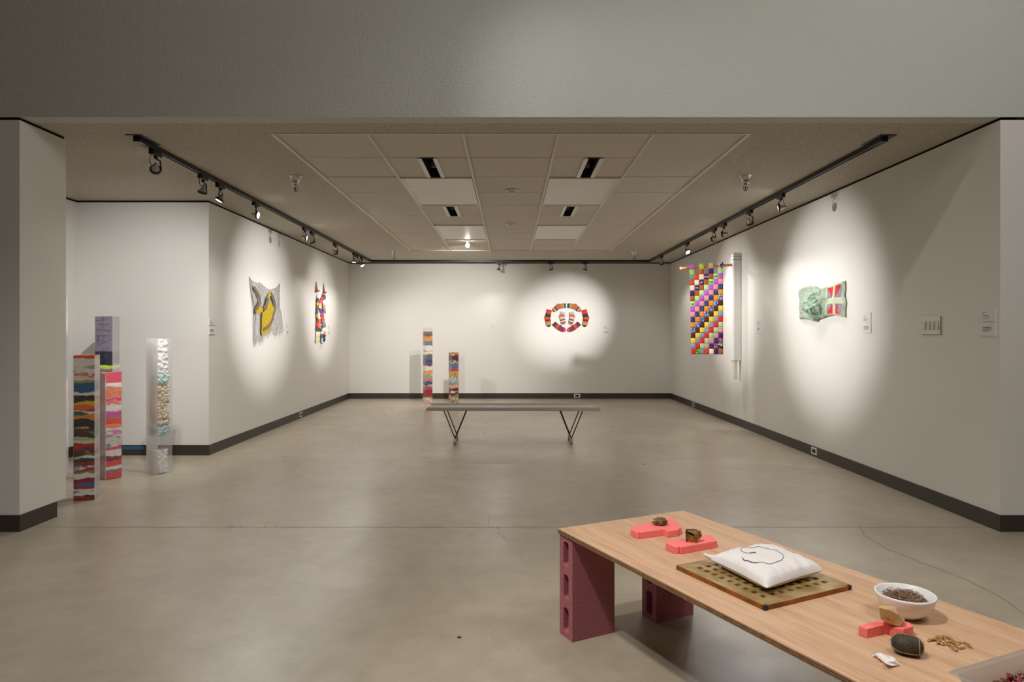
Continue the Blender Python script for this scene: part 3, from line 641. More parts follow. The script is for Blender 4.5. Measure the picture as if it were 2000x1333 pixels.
# ------------------------------------------------------------------ socks on the far wall
def sock(label, pts, w, cols, heel, seed):
    """pts zoom coords of centre line cuff->toe, cols list, heel=(index along 0..1, side)"""
    k_ = F/(YB)                                           # px per metre on the far wall
    P = [Vector(((1040+x/11.11-CX)/k_, 0, HC+(CY-(570+y/11.11))/k_)) for x, y in pts]
    t_ = thing('striped_sock', label, 'sock', (sum(p.x for p in P)/len(P), YB, sum(p.z for p in P)/len(P)), group='striped socks in a ring on the far wall')
    seg = 28; rows = []; A = 16
    Ls = [0]
    for i in range(1, len(P)): Ls.append(Ls[-1]+(P[i]-P[i-1]).length)
    def at(s):
        s = max(0, min(Ls[-1], s))
        for i in range(1, len(P)):
            if s <= Ls[i]+1e-9:
                f = (s-Ls[i-1])/(Ls[i]-Ls[i-1]); return P[i-1].lerp(P[i], f)
        return P[-1]
    W_ = w/11.11/k_/2
    for i in range(seg+1):
        u = i/seg; s = u*Ls[-1]; c = (at(s-.02)+at(s)+at(s+.02))/3 if 0 < i < seg else at(s)
        d = (at(s+.03)-at(s-.03)).normalized(); q = Vector((-d.z, 0, d.x))
        r = W_*(1 if u < .82 else math.sqrt(max(.0, 1-((u-.82)/.185)**2)))
        hb = W_*.38*math.exp(-((u-heel[0])/.1)**2)*heel[1]
        rows.append((c, q, r, hb))
    def ringp(i):
        c, q, r, hb = rows[i]; out = []
        for k in range(A):
            th = 2*math.pi*k/A; a = math.cos(th); x = q*(a*r+(hb if a*hb > 0 else 0)); out.append((c.x+x.x, YB-.014-.013*math.sin(th)*min(1, r/W_+.15), c.z+x.z))
        return out
    nc = len(cols); cuts = {'cuff': (0, 1), 'foot': (1, nc-1), 'toe': (nc-1, nc)}
    for nm, (a, b) in cuts.items():
        i0, i1 = round(a*seg/nc), round(b*seg/nc); mb = MB(); vs = []
        for i in range(i0, i1+1): vs += ringp(i)
        mats = [mat('yarn_'+c.strip('#'), c, .9, bump=(170, .7, .003), sheen=.2) for c in cols[a:b]]
        for i in range(i1-i0):
            mi = min(b-a-1, int((i0+i+.5)*nc/seg)-a)
            fs = [(i*A+k, i*A+(k+1) % A, (i+1)*A+(k+1) % A, (i+1)*A+k) for k in range(A)]
            for f in fs: mb.f.append(f); mb.m.append(max(0, mi)); mb.sm.append(True)
        mb.v = vs; mb.f += [tuple(range(A-1, -1, -1)), tuple((i1-i0)*A+k for k in range(A))]; mb.m += [0, max(mb.m)]; mb.sm += [False, False]
        mb.build(nm, mats, t_)
mir = lambda P, c=742: [(2*c-x, y) for x, y in P]
c1 = ['#1f4a66', '#b08a3e', '#a8803c', '#c2622e', '#b06440', '#9a6a5a', '#5c2a50', '#d8a03a', '#a8345a']
p1 = [(722, 305), (640, 310), (565, 330), (510, 368), (440, 425)]
sock('ochre sock with blue cuff, upper left of the sock ring', p1, 105, c1, (.5, -1), 1); sock('ochre sock with blue cuff, upper right of the sock ring', mir(p1), 105, c1, (.5, 1), 2)
c3 = ['#c92230', '#d84038', '#3c4030', '#1f2a26', '#c04a30', '#6a1630', '#c86a40', '#b89a48', '#24423a']
p3 = [(368, 395), (345, 480), (330, 570), (335, 650), (358, 765)]
sock('red and dark green sock at the far left of the sock ring', p3, 115, c3, (.48, -1), 3); sock('red and dark green sock at the far right of the sock ring', mir(p3), 115, c3, (.48, 1), 4)
c5 = ['#b8b8b8', '#a8aaae', '#c8583a', '#d87848', '#c4b8b4', '#4a4a52', '#e8b8a8', '#4c5a5a', '#dc6a4c']
p5 = [(655, 440), (642, 520), (648, 600), (676, 716)]
sock('pale grey and coral sock inside the ring, left one', p5, 108, c5, (.4, -1), 5); sock('pale grey and coral sock inside the ring, right one', mir(p5, 748), 108, c5, (.4, 1), 6)
c7 = ['#1e2c36', '#7a2444', '#a03838', '#c0602a', '#7e2c34', '#8a2a4a', '#6a2a62', '#a8325a', '#dc6040']
p7 = [(462, 685), (530, 752), (610, 806), (725, 845)]
sock('purple and orange sock with dark cuff, lower left of the sock ring', p7, 105, c7, (.5, 1), 7); sock('purple and orange sock with dark cuff, lower right of the sock ring', mir(p7, 738), 105, c7, (.5, -1), 8)

# ------------------------------------------------------------------ patchwork banner, rod, conduit
def patch_mat(name, base, kind=None, c2='#ffffff', sc=60):
    if name in MATS: return MATS[name]
    m = mat(name, base, .8, bump=(200, .3, .001))
    if kind:
        nt = m.node_tree; b = nt.nodes['Principled BSDF']; tc = nt.nodes.new('ShaderNodeTexCoord')
        if kind in ('v', 'h'):
            w = nt.nodes.new('ShaderNodeTexWave'); w.bands_direction = 'X' if kind == 'v' else 'Z'; w.inputs['Scale'].default_value = sc; out = w.outputs['Fac']
        elif kind == 'blob':
            w = nt.nodes.new('ShaderNodeTexNoise'); w.inputs['Scale'].default_value = sc; w.inputs['Detail'].default_value = 1; out = w.outputs['Fac']
        else:
            w = nt.nodes.new('ShaderNodeTexVoronoi'); w.inputs['Scale'].default_value = sc; out = w.outputs['Distance']
        nt.links.new(tc.outputs['Object'], w.inputs['Vector'])
        r = nt.nodes.new('ShaderNodeValToRGB'); r.color_ramp.interpolation = 'CONSTANT'; r.color_ramp.elements[0].color = (*lin(base), 1); r.color_ramp.elements[1].color = (*lin(c2), 1)
        r.color_ramp.elements[1].position = {'v': .55, 'h': .5, 'blob': .52, 'dot': .42}[kind]
        nt.links.new(out, r.inputs['Fac']); nt.links.new(r.outputs['Color'], b.inputs['Base Color'])
    return m
PM = {'O': patch_mat('q_orchid', '#c062d0'), 'G': patch_mat('q_lime', '#a3e04a'), 'g': patch_mat('q_paleg', '#bfe6a0'), 'T': patch_mat('q_tan', '#9a4a1c', 'blob', '#d85a20', 60), 'P': patch_mat('q_purple', '#471466'),
      'S': patch_mat('q_stripe', '#c8761c', 'v', '#7a2c14', 45), 'Y': patch_mat('q_grey', '#73757c', 'dot', '#8f949c', 90), 'R': patch_mat('q_redp', '#c8301c', 'blob', '#e05a28', 50), 'C': patch_mat('q_cream', '#f2e2c4'),
      'p': patch_mat('q_pink', '#f59aac'), 'B': patch_mat('q_navy', '#152f66', 'blob', '#3f5f8f', 60), 'o': patch_mat('q_amber', '#f0960e'), 'W': patch_mat('q_bluewhite', '#d8d8e4', 'dot', '#3a4c9a', 70), 'n': patch_mat('q_brown', '#4e260e'),
      'y': patch_mat('q_yellow', '#f2d448'), 's': patch_mat('q_stripeblue', '#c4ccd8', 'h', '#3c4a6c', 30), 'r': patch_mat('q_red', '#dc2030'), 'm': patch_mat('q_sage', '#b9d09a'), 'k': patch_mat('q_striperose', '#e8d8cc', 'h', '#c04058', 30),
      'x': patch_mat('q_rosep', '#7a2f48', 'blob', '#b08a80', 70), 'w': patch_mat('q_circles', '#e8e8e4', 'dot', '#1c2850', 40), 'L': patch_mat('q_leaf', '#86c832', 'blob', '#1c6a1c', 40), 'E': patch_mat('q_eyelime', '#b6ec8a')}
rows = ['O-G-m-w', 'G-T-P-g', 'YRCPSEO', 'RCPSEOp', 'CPSgOpB', 'PSgOpBo', 'SEOpBoW', 'EOpBoWn', 'OpBoWny', 'pBoWnys', 'BoWnysr', 'oWnysrm', 'Wnysrmk', 'nysrmkP', 'ysrmkPx', 'srmkPxw', 'rLYRCPS']
rA, rB = Vector((2.205, 8.86, 2.015)), Vector((2.795, 8.60, 2.035))
qt = thing('patchwork_banner', 'tall banner of bright patchwork squares hanging from an orange rod', 'textile artwork', ((rA.x+rB.x)/2, (rA.y+rB.y)/2, 2.03))
dirv = (rB-rA); dirv.z = 0; dirv.normalize(); nrm = Vector((dirv.y, -dirv.x, 0))
q0 = rA+(rB-rA)*.195; wq = (rB-rA).length*.645/7; hq = 1.155/17
keys = list(PM); mb = MB()
def qp(i, j, off=0):
    sag = .008*noise.noise((i*.7, j*.5, 3)); ins = .0035*max(0, j)/17*7*(1-i/7)*.9
    p = q0+dirv*(i*wq+ins)+nrm*(.014+sag+off); return (p.x, p.y, 2.038-j*hq+.012*(i/7)*(1-j/17))
SUB = 3
for r, row in enumerate(rows):
    for c, ch in enumerate(row):
        if ch == '-': continue
        mi = keys.index(ch); vs = []
        for off in (0, -.004):
            for b in range(SUB+1):
                for a in range(SUB+1): vs.append(qp(c+a/SUB, r+b/SUB-.35, off))
        n1 = (SUB+1)**2; fs = []
        for b in range(SUB):
            for a in range(SUB):
                i = b*(SUB+1)+a; fs.append((i, i+SUB+1, i+SUB+2, i+1)); fs.append((n1+i, n1+i+1, n1+i+SUB+2, n1+i+SUB+1))
        for a in range(SUB):
            fs.append((a, a+1, n1+a+1, n1+a)); k = SUB*(SUB+1)+a; fs.append((k, n1+k, n1+k+1, k+1))
            k = a*(SUB+1); fs.append((k, n1+k, n1+k+SUB+1, k+SUB+1)); k += SUB; fs.append((k, k+SUB+1, n1+k+SUB+1, n1+k))
        mb.add(vs, fs, mi, True)
cloth = mb.build('patchwork_cloth', [PM[k] for k in keys], qt)
# loops over the rod
lp = MB()
for c in (0, 2, 4, 6):
    a, b = q0+dirv*(c*wq), q0+dirv*((c+1)*wq); mi = keys.index(rows[0][c]); N = 8; vs = []
    for k in range(N+1):
        th = R(-20)+k/N*R(220); o = nrm*(math.cos(th)*.02); z = math.sin(th)*.02
        for p in (a, b): vs.append((p.x+o.x, p.y+o.y, 2.027+z+.012*(c/7)))
    lp.add(vs, [(2*k, 2*k+1, 2*k+3, 2*k+2) for k in range(N)], mi, True)
lp.build('hanging_loops', [PM[k] for k in keys], qt)
rod = MB(); N = 60; pts = [rA.lerp(rB, k/N) for k in range(N+1)]
rs = [.0145+(.004*math.sin(k*1.6) if (k < 12 or k > 48) else .0015*math.sin(k*.9)) for k in range(N+1)]; rs[0] = .019; rs[1] = .02; rs[-1] = .02; rs[-2] = .021
rod.tube(pts, rs, 14); rod.build('rod', mat('orange_rod', '#c4531a', .4, noise_col=(30, '#d8702c', 3)), qt)
# words printed on some squares
fc = bpy.data.fonts
def text_mesh(s, size, M, m, name, parent, ext=.0004):
    cu = bpy.data.curves.new(name, 'FONT'); cu.body = s; cu.size = size; cu.extrude = ext; cu.align_x = 'CENTER'; cu.align_y = 'CENTER'; cu.offset = .0006
    tmp = bpy.data.objects.new(name, cu); COL.objects.link(tmp)
    dg = bpy.context.evaluated_depsgraph_get(); me = bpy.data.meshes.new_from_object(tmp.evaluated_get(dg)); bpy.data.objects.remove(tmp); me.name = name
    me.transform(M); me.materials.clear(); me.materials.append(m); o = bpy.data.objects.new(name, me); COL.objects.link(o); o.parent = parent; o.matrix_parent_inverse = parent_world(parent).inverted(); return o
M_lil = mat('print_lilac', '#d9b8e8', .8); M_grn = mat('print_green', '#2a7a2e', .8)
for s, c, r, m in (('ove', 3, 2, M_lil), ('me', 5, 2, M_grn), ('ar', 2, 3, M_lil), ('be', 4, 3, M_grn), ('re', 1, 4, M_lil), ('ue', 0, 7, M_grn)):
    p = Vector(qp(c+.5, r+.15, .0035)); Mx = Matrix.Translation(p) @ Matrix((( dirv.x, 0, nrm.x, 0), (dirv.y, 0, nrm.y, 0), (0, 1, 0, 0), (0, 0, 0, 1)))
    text_mesh(s, .042, Mx, m, 'printed_word', cloth)
# white conduit box
cb = thing('wall_conduit', 'white vertical square tube on the right wall beside the patchwork banner', 'conduit', (XW-.05, 8.58, .6))
bevel(MB().box(XW-.105, XW, 8.53, 8.63, .824, 2.187).build('tube', mat('white_tube', '#e2e0dc', .45), cb), .018, 4)
bevel(MB().box(XW-.085, XW-.045, 8.55, 8.61, .594, .83).build('lower_pipe', M_white, cb), .006)
for z in (2.095, 2.135): MB().box(XW-.108, XW, 8.526, 8.634, z, z+.005).build('strap', mat('strap_grey', '#5a5854', .4, .5), cb)

# ------------------------------------------------------------------ relief textile on right wall
rt = thing('relief_textile', 'lumpy mint green textile joined to a red and white crossed panel, right wall', 'textile artwork', (XW, 6.33, 1.46))
YL_, YR_ = 6.77, 5.87      # far (left in view) to near
def rel(u, v):  # u 0..1 left->right in view, v 0 bottom..1 top
    y = YL_+(YR_-YL_)*u+.02*noise.noise((u*3, v*4, 9)); zt = 1.618+.012*math.sin(u*7)-.03*math.exp(-((u-.5)/.12)**2); zb = 1.298+.015*math.sin(u*9+1)+(.02 if u > .45 else 0)
    z = zb+(zt-zb)*v; d = .035+.02*noise.noise((u*6, v*3, 1))
    if u < .68:
        for (cu, cv, ru, rv, hh) in ((.42, .45, .13, .30, .06), (.52, .25, .1, .22, .07), (.47, .75, .08, .18, .05), (.33, .35, .07, .16, .045), (.6, .6, .06, .2, .03)):
            d += hh*math.exp(-((u-cu)/ru)**2-((v-cv)/rv)**2)
        for (cu, cv, ru, rv, hh) in ((.34, .2, .035, .12, .06), (.45, .28, .06, .06, .06), (.56, .12, .035, .13, .06), (.5, .62, .03, .1, .04)):
            d -= hh*math.exp(-((u-cu)/ru)**2-((v-cv)/rv)**2)
        d += .006*noise.noise((u*60, v*25, 4))
    e = min(u, 1-u, v*.5, (1-v)*.5)/.02; d *= min(1, .4+.6*e)
    return (XW-max(.012, d), y, z)
NU, NV2 = 210, 84; mb = MB(); vs = [rel(i/NU, j/NV2) for j in range(NV2+1) for i in range(NU+1)]; back = [(XW-.008, p[1], p[2]) for p in vs]
mint, grey_, crm, red = 0, 1, 2, 3; n1 = len(vs); fs = []; ms = []
def relcol(u, v):
    if u < .66: return 0 if noise.noise((u*8, v*4, 7)) > -.25 else 1
    s = (u-.68)/.30; t_ = (v-.06)/.86
    if s < 0 or s > 1 or t_ < 0 or t_ > 1: return 2
    if abs(s-.46) < .075: return 2
    if abs(t_-.47) < .11: return 2
    cx = abs(s-.46); cy = abs(t_-.47)/.53
    return 3 if cx < .5*cy+.0 else 4
for j in range(NV2):
    for i in range(NU):
        k = j*(NU+1)+i; mb.f.append((k, k+NU+1, k+NU+2, k+1)); mb.m.append(relcol((i+.5)/NU, (j+.5)/NV2)); mb.sm.append(True)
        mb.f.append((n1+k, n1+k+1, n1+k+NU+2, n1+k+NU+1)); mb.m.append(1); mb.sm.append(False)
for j in range(NV2):
    for k in (j*(NU+1), j*(NU+1)+NU): mb.f.append((k, k+NU+1, n1+k+NU+1, n1+k)); mb.m.append(2 if k % (NU+1) else 0); mb.sm.append(False)
for i in range(NU):
    for k in (i, NV2*(NU+1)+i): mb.f.append((k, k+1, n1+k+1, n1+k)); mb.m.append(0 if i < NU*.66 else 2); mb.sm.append(False)
mb.v = vs+back
RM = [mat('mint_knit', '#b2c4ae', .9, bump=(80, 1, .012), noise_col=(50, '#93b099', 5)), mat('greygreen_knit', '#a5ab9c', .9, bump=(80, 1, .012), noise_col=(60, '#bdb2a4', 5)),
      mat('cream_chain', '#e4d8bc', .9, bump=(90, 1, .01), noise_col=(90, '#a8cdb0', 4)), mat('red_satin', '#c01418', .5, bump=(25, .6, .01), noise_col=(12, '#d83028', 2)), mat('greyblue_knit', '#7c7f8c', .9, bump=(80, 1, .01), noise_col=(50, '#9a94a0', 3))]
mb.build('relief_cloth', RM, rt)
# tufted ridges
M_ridge = mat('mint_ridge', '#b9ccba', .9, bump=(110, 1, .01), noise_col=(60, '#9ab5a4', 4)); random.seed(3)
for path in (((.28, .2), (.3, .5), (.38, .62), (.47, .58), (.52, .42)), ((.36, .12), (.4, .4), (.5, .35), (.53, .1)), ((.42, .6), (.46, .85), (.55, .9), (.58, .7)), ((.5, .3), (.58, .45), (.62, .3), (.6, .1)), ((.45, .45), (.52, .55), (.6, .58))):
    P = []
    for i in range(len(path)-1):
        for k in range(10):
            f = k/10; P.append((path[i][0]*(1-f)+path[i+1][0]*f, path[i][1]*(1-f)+path[i+1][1]*f))
    P = [tuple(sum(P[min(max(i+o, 0), len(P)-1)][c] for o in (-4, -2, 0, 2, 4))/5 for c in (0, 1)) for i in range(len(P))]
    P3 = [Vector(rel(*p))+Vector((-.004, 0, 0)) for p in P]; n = len(P3)
    MB().tube(P3, [.021*(.45+.55*math.sin(math.pi*(i+.5)/n))*(1+.3*noise.noise((i*.6, path[0][0]*9, 2))) for i in range(n)], 12).build('knitted_ridge', M_ridge, rt)
tf = MB()
for k in range(120):
    u = random.uniform(.05, .63); v = random.uniform(.05, .9); p = Vector(rel(u, v)); r = random.uniform(.004, .008)
    tf.lathe([(0, -r), (r*.7, -r*.7), (r, 0), (r*.7, r*.7), (0, r)], 7, M=Matrix.Translation(p+Vector((.001, 0, 0))))
o = tf.build('knots', M_ridge, rt); o['kind'] = 'stuff'

# ------------------------------------------------------------------ wall labels, switches, outlets
M_card = mat('label_card', '#dcdad8', .6); M_ink = mat('label_ink', '#3a3838', .8)
def label_card(wall_, a0, a1, z0, z1, lines, txt, dist=''):
    """wall_: 'L','R' (a = Y) or 'B' (a = X); lines: list of relative lengths"""
    c = (a0+a1)/2
    loc = {'L': (-XW, c, z0), 'R': (XW, c, z0), 'B': (c, YB, z0)}[wall_]
    t_ = thing('wall_label', txt, 'label', loc, group='printed wall labels')
    th = .006
    def bx(m, p0, p1, q0, q1, d0, d1):
        if wall_ == 'L': m.box(-XW+d0, -XW+d1, p0, p1, q0, q1)
        elif wall_ == 'R': m.box(XW-d1, XW-d0, p0, p1, q0, q1)
        else: m.box(p0, p1, YB-d1, YB-d0, q0, q1)
    m = MB(); bx(m, a0, a1, z0, z1, 0, th); m.build('card', M_card, t_)
    m = MB(); W_ = a1-a0; Hh = z1-z0; random.seed(len(txt)+len(lines)); n = len(lines)
    for i, (l, top_) in enumerate(lines):
        z = z1-Hh*top_; cur = .1; hh = .0026 if i or n > 4 and l < .7 else .0038
        while cur < .1+l*.8:
            wl = min(random.uniform(.05, .14), .1+l*.8-cur+.01)
            if wall_ == 'R': p1_ = a1-W_*cur; p0_ = p1_-W_*wl
            else: p0_ = a0+W_*cur; p1_ = p0_+W_*wl
            bx(m, p0_, p1_, z-hh, z, th, th+.0004); cur += wl+.025
    m.build('text', M_ink, t_)
UP = [(.3, .3), (.12, .42), (.5, .54), (.62, .66), (.58, .78)]; LO = [(.75, .32), (.85, .4), (.85, .48), (.7, .56), (.65, .64)]
def pair(w, px, py0, py1, py2, py3, where, half=.06):
    if w == 'B': c = (px-CX)*YB/F; k = YB/F
    else: c = (LW if w == 'L' else RW)(px, 600)[0]; k = c/F
    zz = [HC+(CY-p)*k for p in (py0, py1, py2, py3)]
    label_card(w, c-half, c+half, zz[1], zz[0], UP, 'upper white title card '+where)
    label_card(w, c-half, c+half, zz[3], zz[2], LO, 'lower white text card '+where)
pair('L', 413.5, 621, 635, 639, 653.5, 'on the left wall by the alcove corner')
pair('L', 561, 629.5, 641.5, 644, 655, 'on the left wall right of the black net')
pair('L', 642, 634, 644, 646, 656, 'on the left wall right of the patchwork strips')
pair('B', 1185.5, 636.5, 643.5, 645, 653, 'on the far wall right of the socks', .068)
label_card('B', (959-CX)*YB/F, (971.5-CX)*YB/F, HC+(CY-642)*YB/F, HC+(CY-633.5)*YB/F, UP[:3], 'single white card in the middle of the far wall')
pair('R', 1483, 622, 635, 637, 650.5, 'on the right wall beyond the green textile')
pair('R', 1694.5, 611, 630, 632, 651, 'on the right wall between green textile and switches')
pair('R', 1932, 602, 628, 630.5, 656.5, 'on the right wall closest to the entrance edge')
# switch plate
t_ = thing('light_switch_plate', 'brushed metal plate with four white rocker switches on the right wall', 'light switch', (XW, 4.68, 1.163))
M_plate = mat('scratched_steel', '#b3aba0', .3, .9, bump=(40, .3, .001))
y0, y1, z0, z1 = 4.577, 4.787, 1.163, 1.288
bevel(MB().box(XW-.009, XW, y0, y1, z0, z1).build('plate', M_plate, t_), .003)
for k in range(4):
    yc = y0+.035+k*.0467
    m = MB(); m.add([(XW-.009, yc-.016, z0+.03), (XW-.009, yc+.016, z0+.03), (XW-.009, yc+.016, z1-.03), (XW-.009, yc-.016, z1-.03), (XW-.017, yc-.016, z0+.032), (XW-.017, yc+.016, z0+.032), (XW-.0115, yc+.016, z1-.032), (XW-.0115, yc-.016, z1-.032)],
        [(3, 2, 1, 0), (4, 5, 6, 7), (0, 1, 5, 4), (1, 2, 6, 5), (2, 3, 7, 6), (3, 0, 4, 7)]); m.build('rocker', mat('rocker_grey', '#c9c6c2', .4), t_)
# outlets in the baseboards
def outlet(w, a, z, txt):
    loc = {'L': (-XW+t, a, z), 'R': (XW-t, a, z), 'B': (a, YB-t, z)}[w]; o = thing('baseboard_outlet', txt, 'outlet', loc, group='outlets set in the baseboards')
    def bx(p, q, d0, d1):
        m = MB()
        if w == 'L': m.box(-XW+t+d0, -XW+t+d1, a-p, a+p, z-q, z+q)
        elif w == 'R': m.box(XW-t-d1, XW-t-d0, a-p, a+p, z-q, z+q)
        else: m.box(a-p, a+p, YB-t-d1, YB-t-d0, z-q, z+q)
        return m
    bx(.056, .033, 0, .004).build('plate', M_white, o); bx(.033, .017, .004, .006).build('socket', M_blkm, o)
outlet('B', (1127-CX)*YB/F, .052, 'small white outlet in the far baseboard below the socks')
outlet('R', 10.75, .052, 'white outlet in the right baseboard near the far corner')
outlet('R', 6.48, .055, 'white outlet in the right baseboard below the green textile')
outlet('L', 9.43, .052, 'outlet in the left baseboard between net and patchwork strips')

# ------------------------------------------------------------------ plywood table on cinder blocks
ZB = .390; ZP = .408
th = math.atan2(.487, 1); eu = Vector((math.cos(th), math.sin(th))); ev = Vector((math.sin(th), -math.cos(th)))    # eu across (right/far), ev toward camera
PO = Vector(FL(1090, 1033, ZP))
def bp_(a, b): p = PO+eu*a+ev*b; return (p.x, p.y)
def plywood():
    m = bpy.data.materials.new('plywood'); m.use_nodes = True; nt = m.node_tree; b = nt.nodes['Principled BSDF']; L = nt.links
    tc = nt.nodes.new('ShaderNodeTexCoord'); mp = nt.nodes.new('ShaderNodeMapping'); mp.inputs['Scale'].default_value = (9, .9, 1); L.new(tc.outputs['Object'], mp.inputs['Vector'])
    n = nt.nodes.new('ShaderNodeTexNoise'); n.inputs['Scale'].default_value = 3; n.inputs['Detail'].default_value = 6; n.inputs['Distortion'].default_value = .7; n.inputs['Roughness'].default_value = .6; L.new(mp.outputs['Vector'], n.inputs['Vector'])
    r = nt.nodes.new('ShaderNodeValToRGB'); e = r.color_ramp.elements; e[0].position = .3; e[0].color = (*lin('#c09876'), 1); e[1].position = .7; e[1].color = (*lin('#dcb897'), 1)
    L.new(n.outputs['Fac'], r.inputs['Fac'])
    mp2 = nt.nodes.new('ShaderNodeMapping'); mp2.inputs['Scale'].default_value = (120, 4, 1); L.new(tc.outputs['Object'], mp2.inputs['Vector'])
    n2 = nt.nodes.new('ShaderNodeTexNoise'); n2.inputs['Scale'].default_value = 1.5; n2.inputs['Detail'].default_value = 3; L.new(mp2.outputs['Vector'], n2.inputs['Vector'])
    r2 = nt.nodes.new('ShaderNodeValToRGB'); e = r2.color_ramp.elements; e[0].position = .3; e[0].color = (.86, .84, .82, 1); e[1].position = .6; e[1].color = (1.03, 1.03, 1.03, 1); L.new(n2.outputs['Fac'], r2.inputs['Fac'])
    x = nt.nodes.new('ShaderNodeMix'); x.data_type = 'RGBA'; x.blend_type = 'MULTIPLY'; x.inputs[0].default_value = 1; L.new(r.outputs['Color'], x.inputs[6]); L.new(r2.outputs['Color'], x.inputs[7])
    L.new(x.outputs[2], b.inputs['Base Color']); b.inputs['Roughness'].default_value = .55; return m
M_ply = plywood()
brd = thing('plywood_table_top', 'long plywood board laid across pink cinder blocks', 'table', (PO.x, PO.y, ZB), math.atan2(eu.y, eu.x))
# local frame: x across, -y toward camera
LEN, WID = 2.44, .62
m = MB().box(0, WID, -LEN, 0, ZP-ZB-.003, ZP-ZB); m.build('top_veneer', M_ply, brd, False)
ply = MB(); cs = [0, 1, 0, 1, 0]; z = 0
M_p1, M_p2 = mat('ply_light', '#a5835f', .7, noise_col=(60, '#8b6a4a', 3)), mat('ply_dark', '#5c3f2a', .7, noise_col=(70, '#7a5636', 3))
for k in range(5):
    ply.box(.0006*(k % 2), WID-.0006*(k % 2), -LEN, -.0006*(k % 2), z, z+.003, cs[k]); z += .003
ply.build('ply_layers', [M_p1, M_p2], brd, False)
sc = MB()
for a, b in ((.014, .014), (.6, .014)): sc.lathe([(0, 0), (.005, 0), (.004, .0003), (0, .0003)], 12, M=Matrix.Translation((a, -b, ZP-ZB)))
sc.build('screw_heads', mat('pale_screw', '#e0c8b0', .4), brd, False)
# cinder blocks on end
M_pink = mat('pink_block', '#ba7880', .95, spec=.1, bump=(220, .5, .002), noise_col=(150, '#a8666e', 4))
def cinder(x, y, deg, label):
    w, d, h = .092, .194, ZB
    o = thing('cinder_block', label, 'cinder block', (x, y, 0), R(deg), 'pink cinder blocks under the plywood')
    # face with three rounded slots extruded along d (local y); thin dimension local x
    hw, hh = .0185, .048; zc = [.068, .195, .322]; N = 8
    outer = []; vs = []; fs = []; mb = MB()
    def hole(zc_, yy):
        pts = []
        for k in range(16):
            a = 2*math.pi*k/16; cx_, cz_ = math.cos(a), math.sin(a); pts.append((hw*max(-1, min(1, cx_*1.25)), yy, zc_+(hh-hw)*(1 if cz_ > .01 else -1 if cz_ < -.01 else 0)+hw*cz_ if abs(cz_) > .01 else zc_))
        return pts
    segs = [0, (zc[0]+zc[1])/2, (zc[1]+zc[2])/2, h]
    for yy, flip in ((-d/2, 1), (d/2, -1)):
        for i in range(3):
            H_ = hole(zc[i], yy); z0, z1 = segs[i], segs[i+1]
            O = []
            for k in range(16):
                a = 2*math.pi*k/16; ca, sa = math.cos(a), math.sin(a); q = 1/max(abs(ca), abs(sa)); O.append((w/2*ca*q, yy, (z0+z1)/2+(z1-z0)/2*sa*q))
            fs_ = [((k+1) % 16, k, 16+k, 16+(k+1) % 16) if flip > 0 else (k, (k+1) % 16, 16+(k+1) % 16, 16+k) for k in range(16)]
            mb.add(H_+O, [tuple(reversed(f)) for f in fs_])
    for i in range(3):
        A_ = hole(zc[i], -d/2); B_ = hole(zc[i], d/2); mb.add(A_+B_, [(k, (k+1) % 16, 16+(k+1) % 16, 16+k) for k in range(16)])
    mb.add([(s*w/2, yy, zz) for s in (-1, 1) for yy in (-d/2, d/2) for zz in (0, h)], [(0, 1, 3, 2), (4, 6, 7, 5), (0, 2, 6, 4), (1, 5, 7, 3)])
    me = mb.build('block_body', M_pink, o, False); return o
bb = Vector(FL(1118, 1258)); ang = 27
def blk_at(px, py, label):
    nc_ = Vector(FL(px, py)); a = R(ang+90-180); ex = Vector((math.cos(R(ang+90)), math.sin(R(ang+90)))); ey = Vector((math.cos(R(ang)), math.sin(R(ang))))
    # near corner; thin side goes along ex (far-left), wide side along ey (right-far)
    c = nc_+ex*.046+ey*.097; cinder(c.x, c.y, ang-90, label); return c
blk_at(1118, 1256, 'pink cinder block on end under the nearest left corner of the board')
blk_at(1282, 1219, 'pink cinder block on end farther right under the board, mostly hidden')
for a, l in ((.13, 'left'), (.47, 'right')):
    p = bp_(a, LEN-.2); cinder(p[0], p[1], ang-90, f'pink cinder block holding the near end of the board, {l} one')

# things on the board
def TP(px, py, z): return FL(px, py, z)
M_foam = mat('coral_foam', '#ff807c', .8, bump=(200, .3, .001)); M_foam.node_tree.nodes['Principled BSDF'].inputs['Subsurface Weight'].default_value = .15
def foam(zoompts, ox, oy, sc_, hgt, label):
    pts = [TP(ox+x/sc_, oy+y/sc_, ZP+hgt) for x, y in zoompts]
    o = MB().prism(pts, ZP, ZP+hgt, bev=.0015).build('foam_pad', M_foam)
    tag(o, label, 'foam pad', 'coral foam pads on the board'); return o
foam([(117, 350), (165, 290), (170, 272), (200, 268), (440, 218), (560, 190), (800, 140), (900, 128), (1040, 192), (1042, 245), (1108, 292), (1115, 318), (1058, 328), (1045, 352), (850, 385), (750, 342), (335, 405), (300, 398), (272, 412), (235, 400)], 1220, 1000, 10, .025, 'notched coral foam pad at the far end of the board, under a dark shell-like piece')
foam([(802, 610), (835, 568), (1130, 522), (1620, 452), (1700, 468), (1770, 528), (1775, 548), (1805, 572), (1100, 697), (1068, 680), (1042, 692), (1022, 690), (985, 690)], 1220, 1000, 10, .025, 'notched coral foam slab holding a folded gold scrap')
foam([(205, 572), (420, 512), (545, 500), (700, 520), (770, 542), (778, 560), (797, 580), (705, 600), (690, 612), (548, 580), (530, 566), (490, 562), (300, 608)], 1640, 1120, 5.556, .024, 'angular coral foam piece in front of the white bowl')

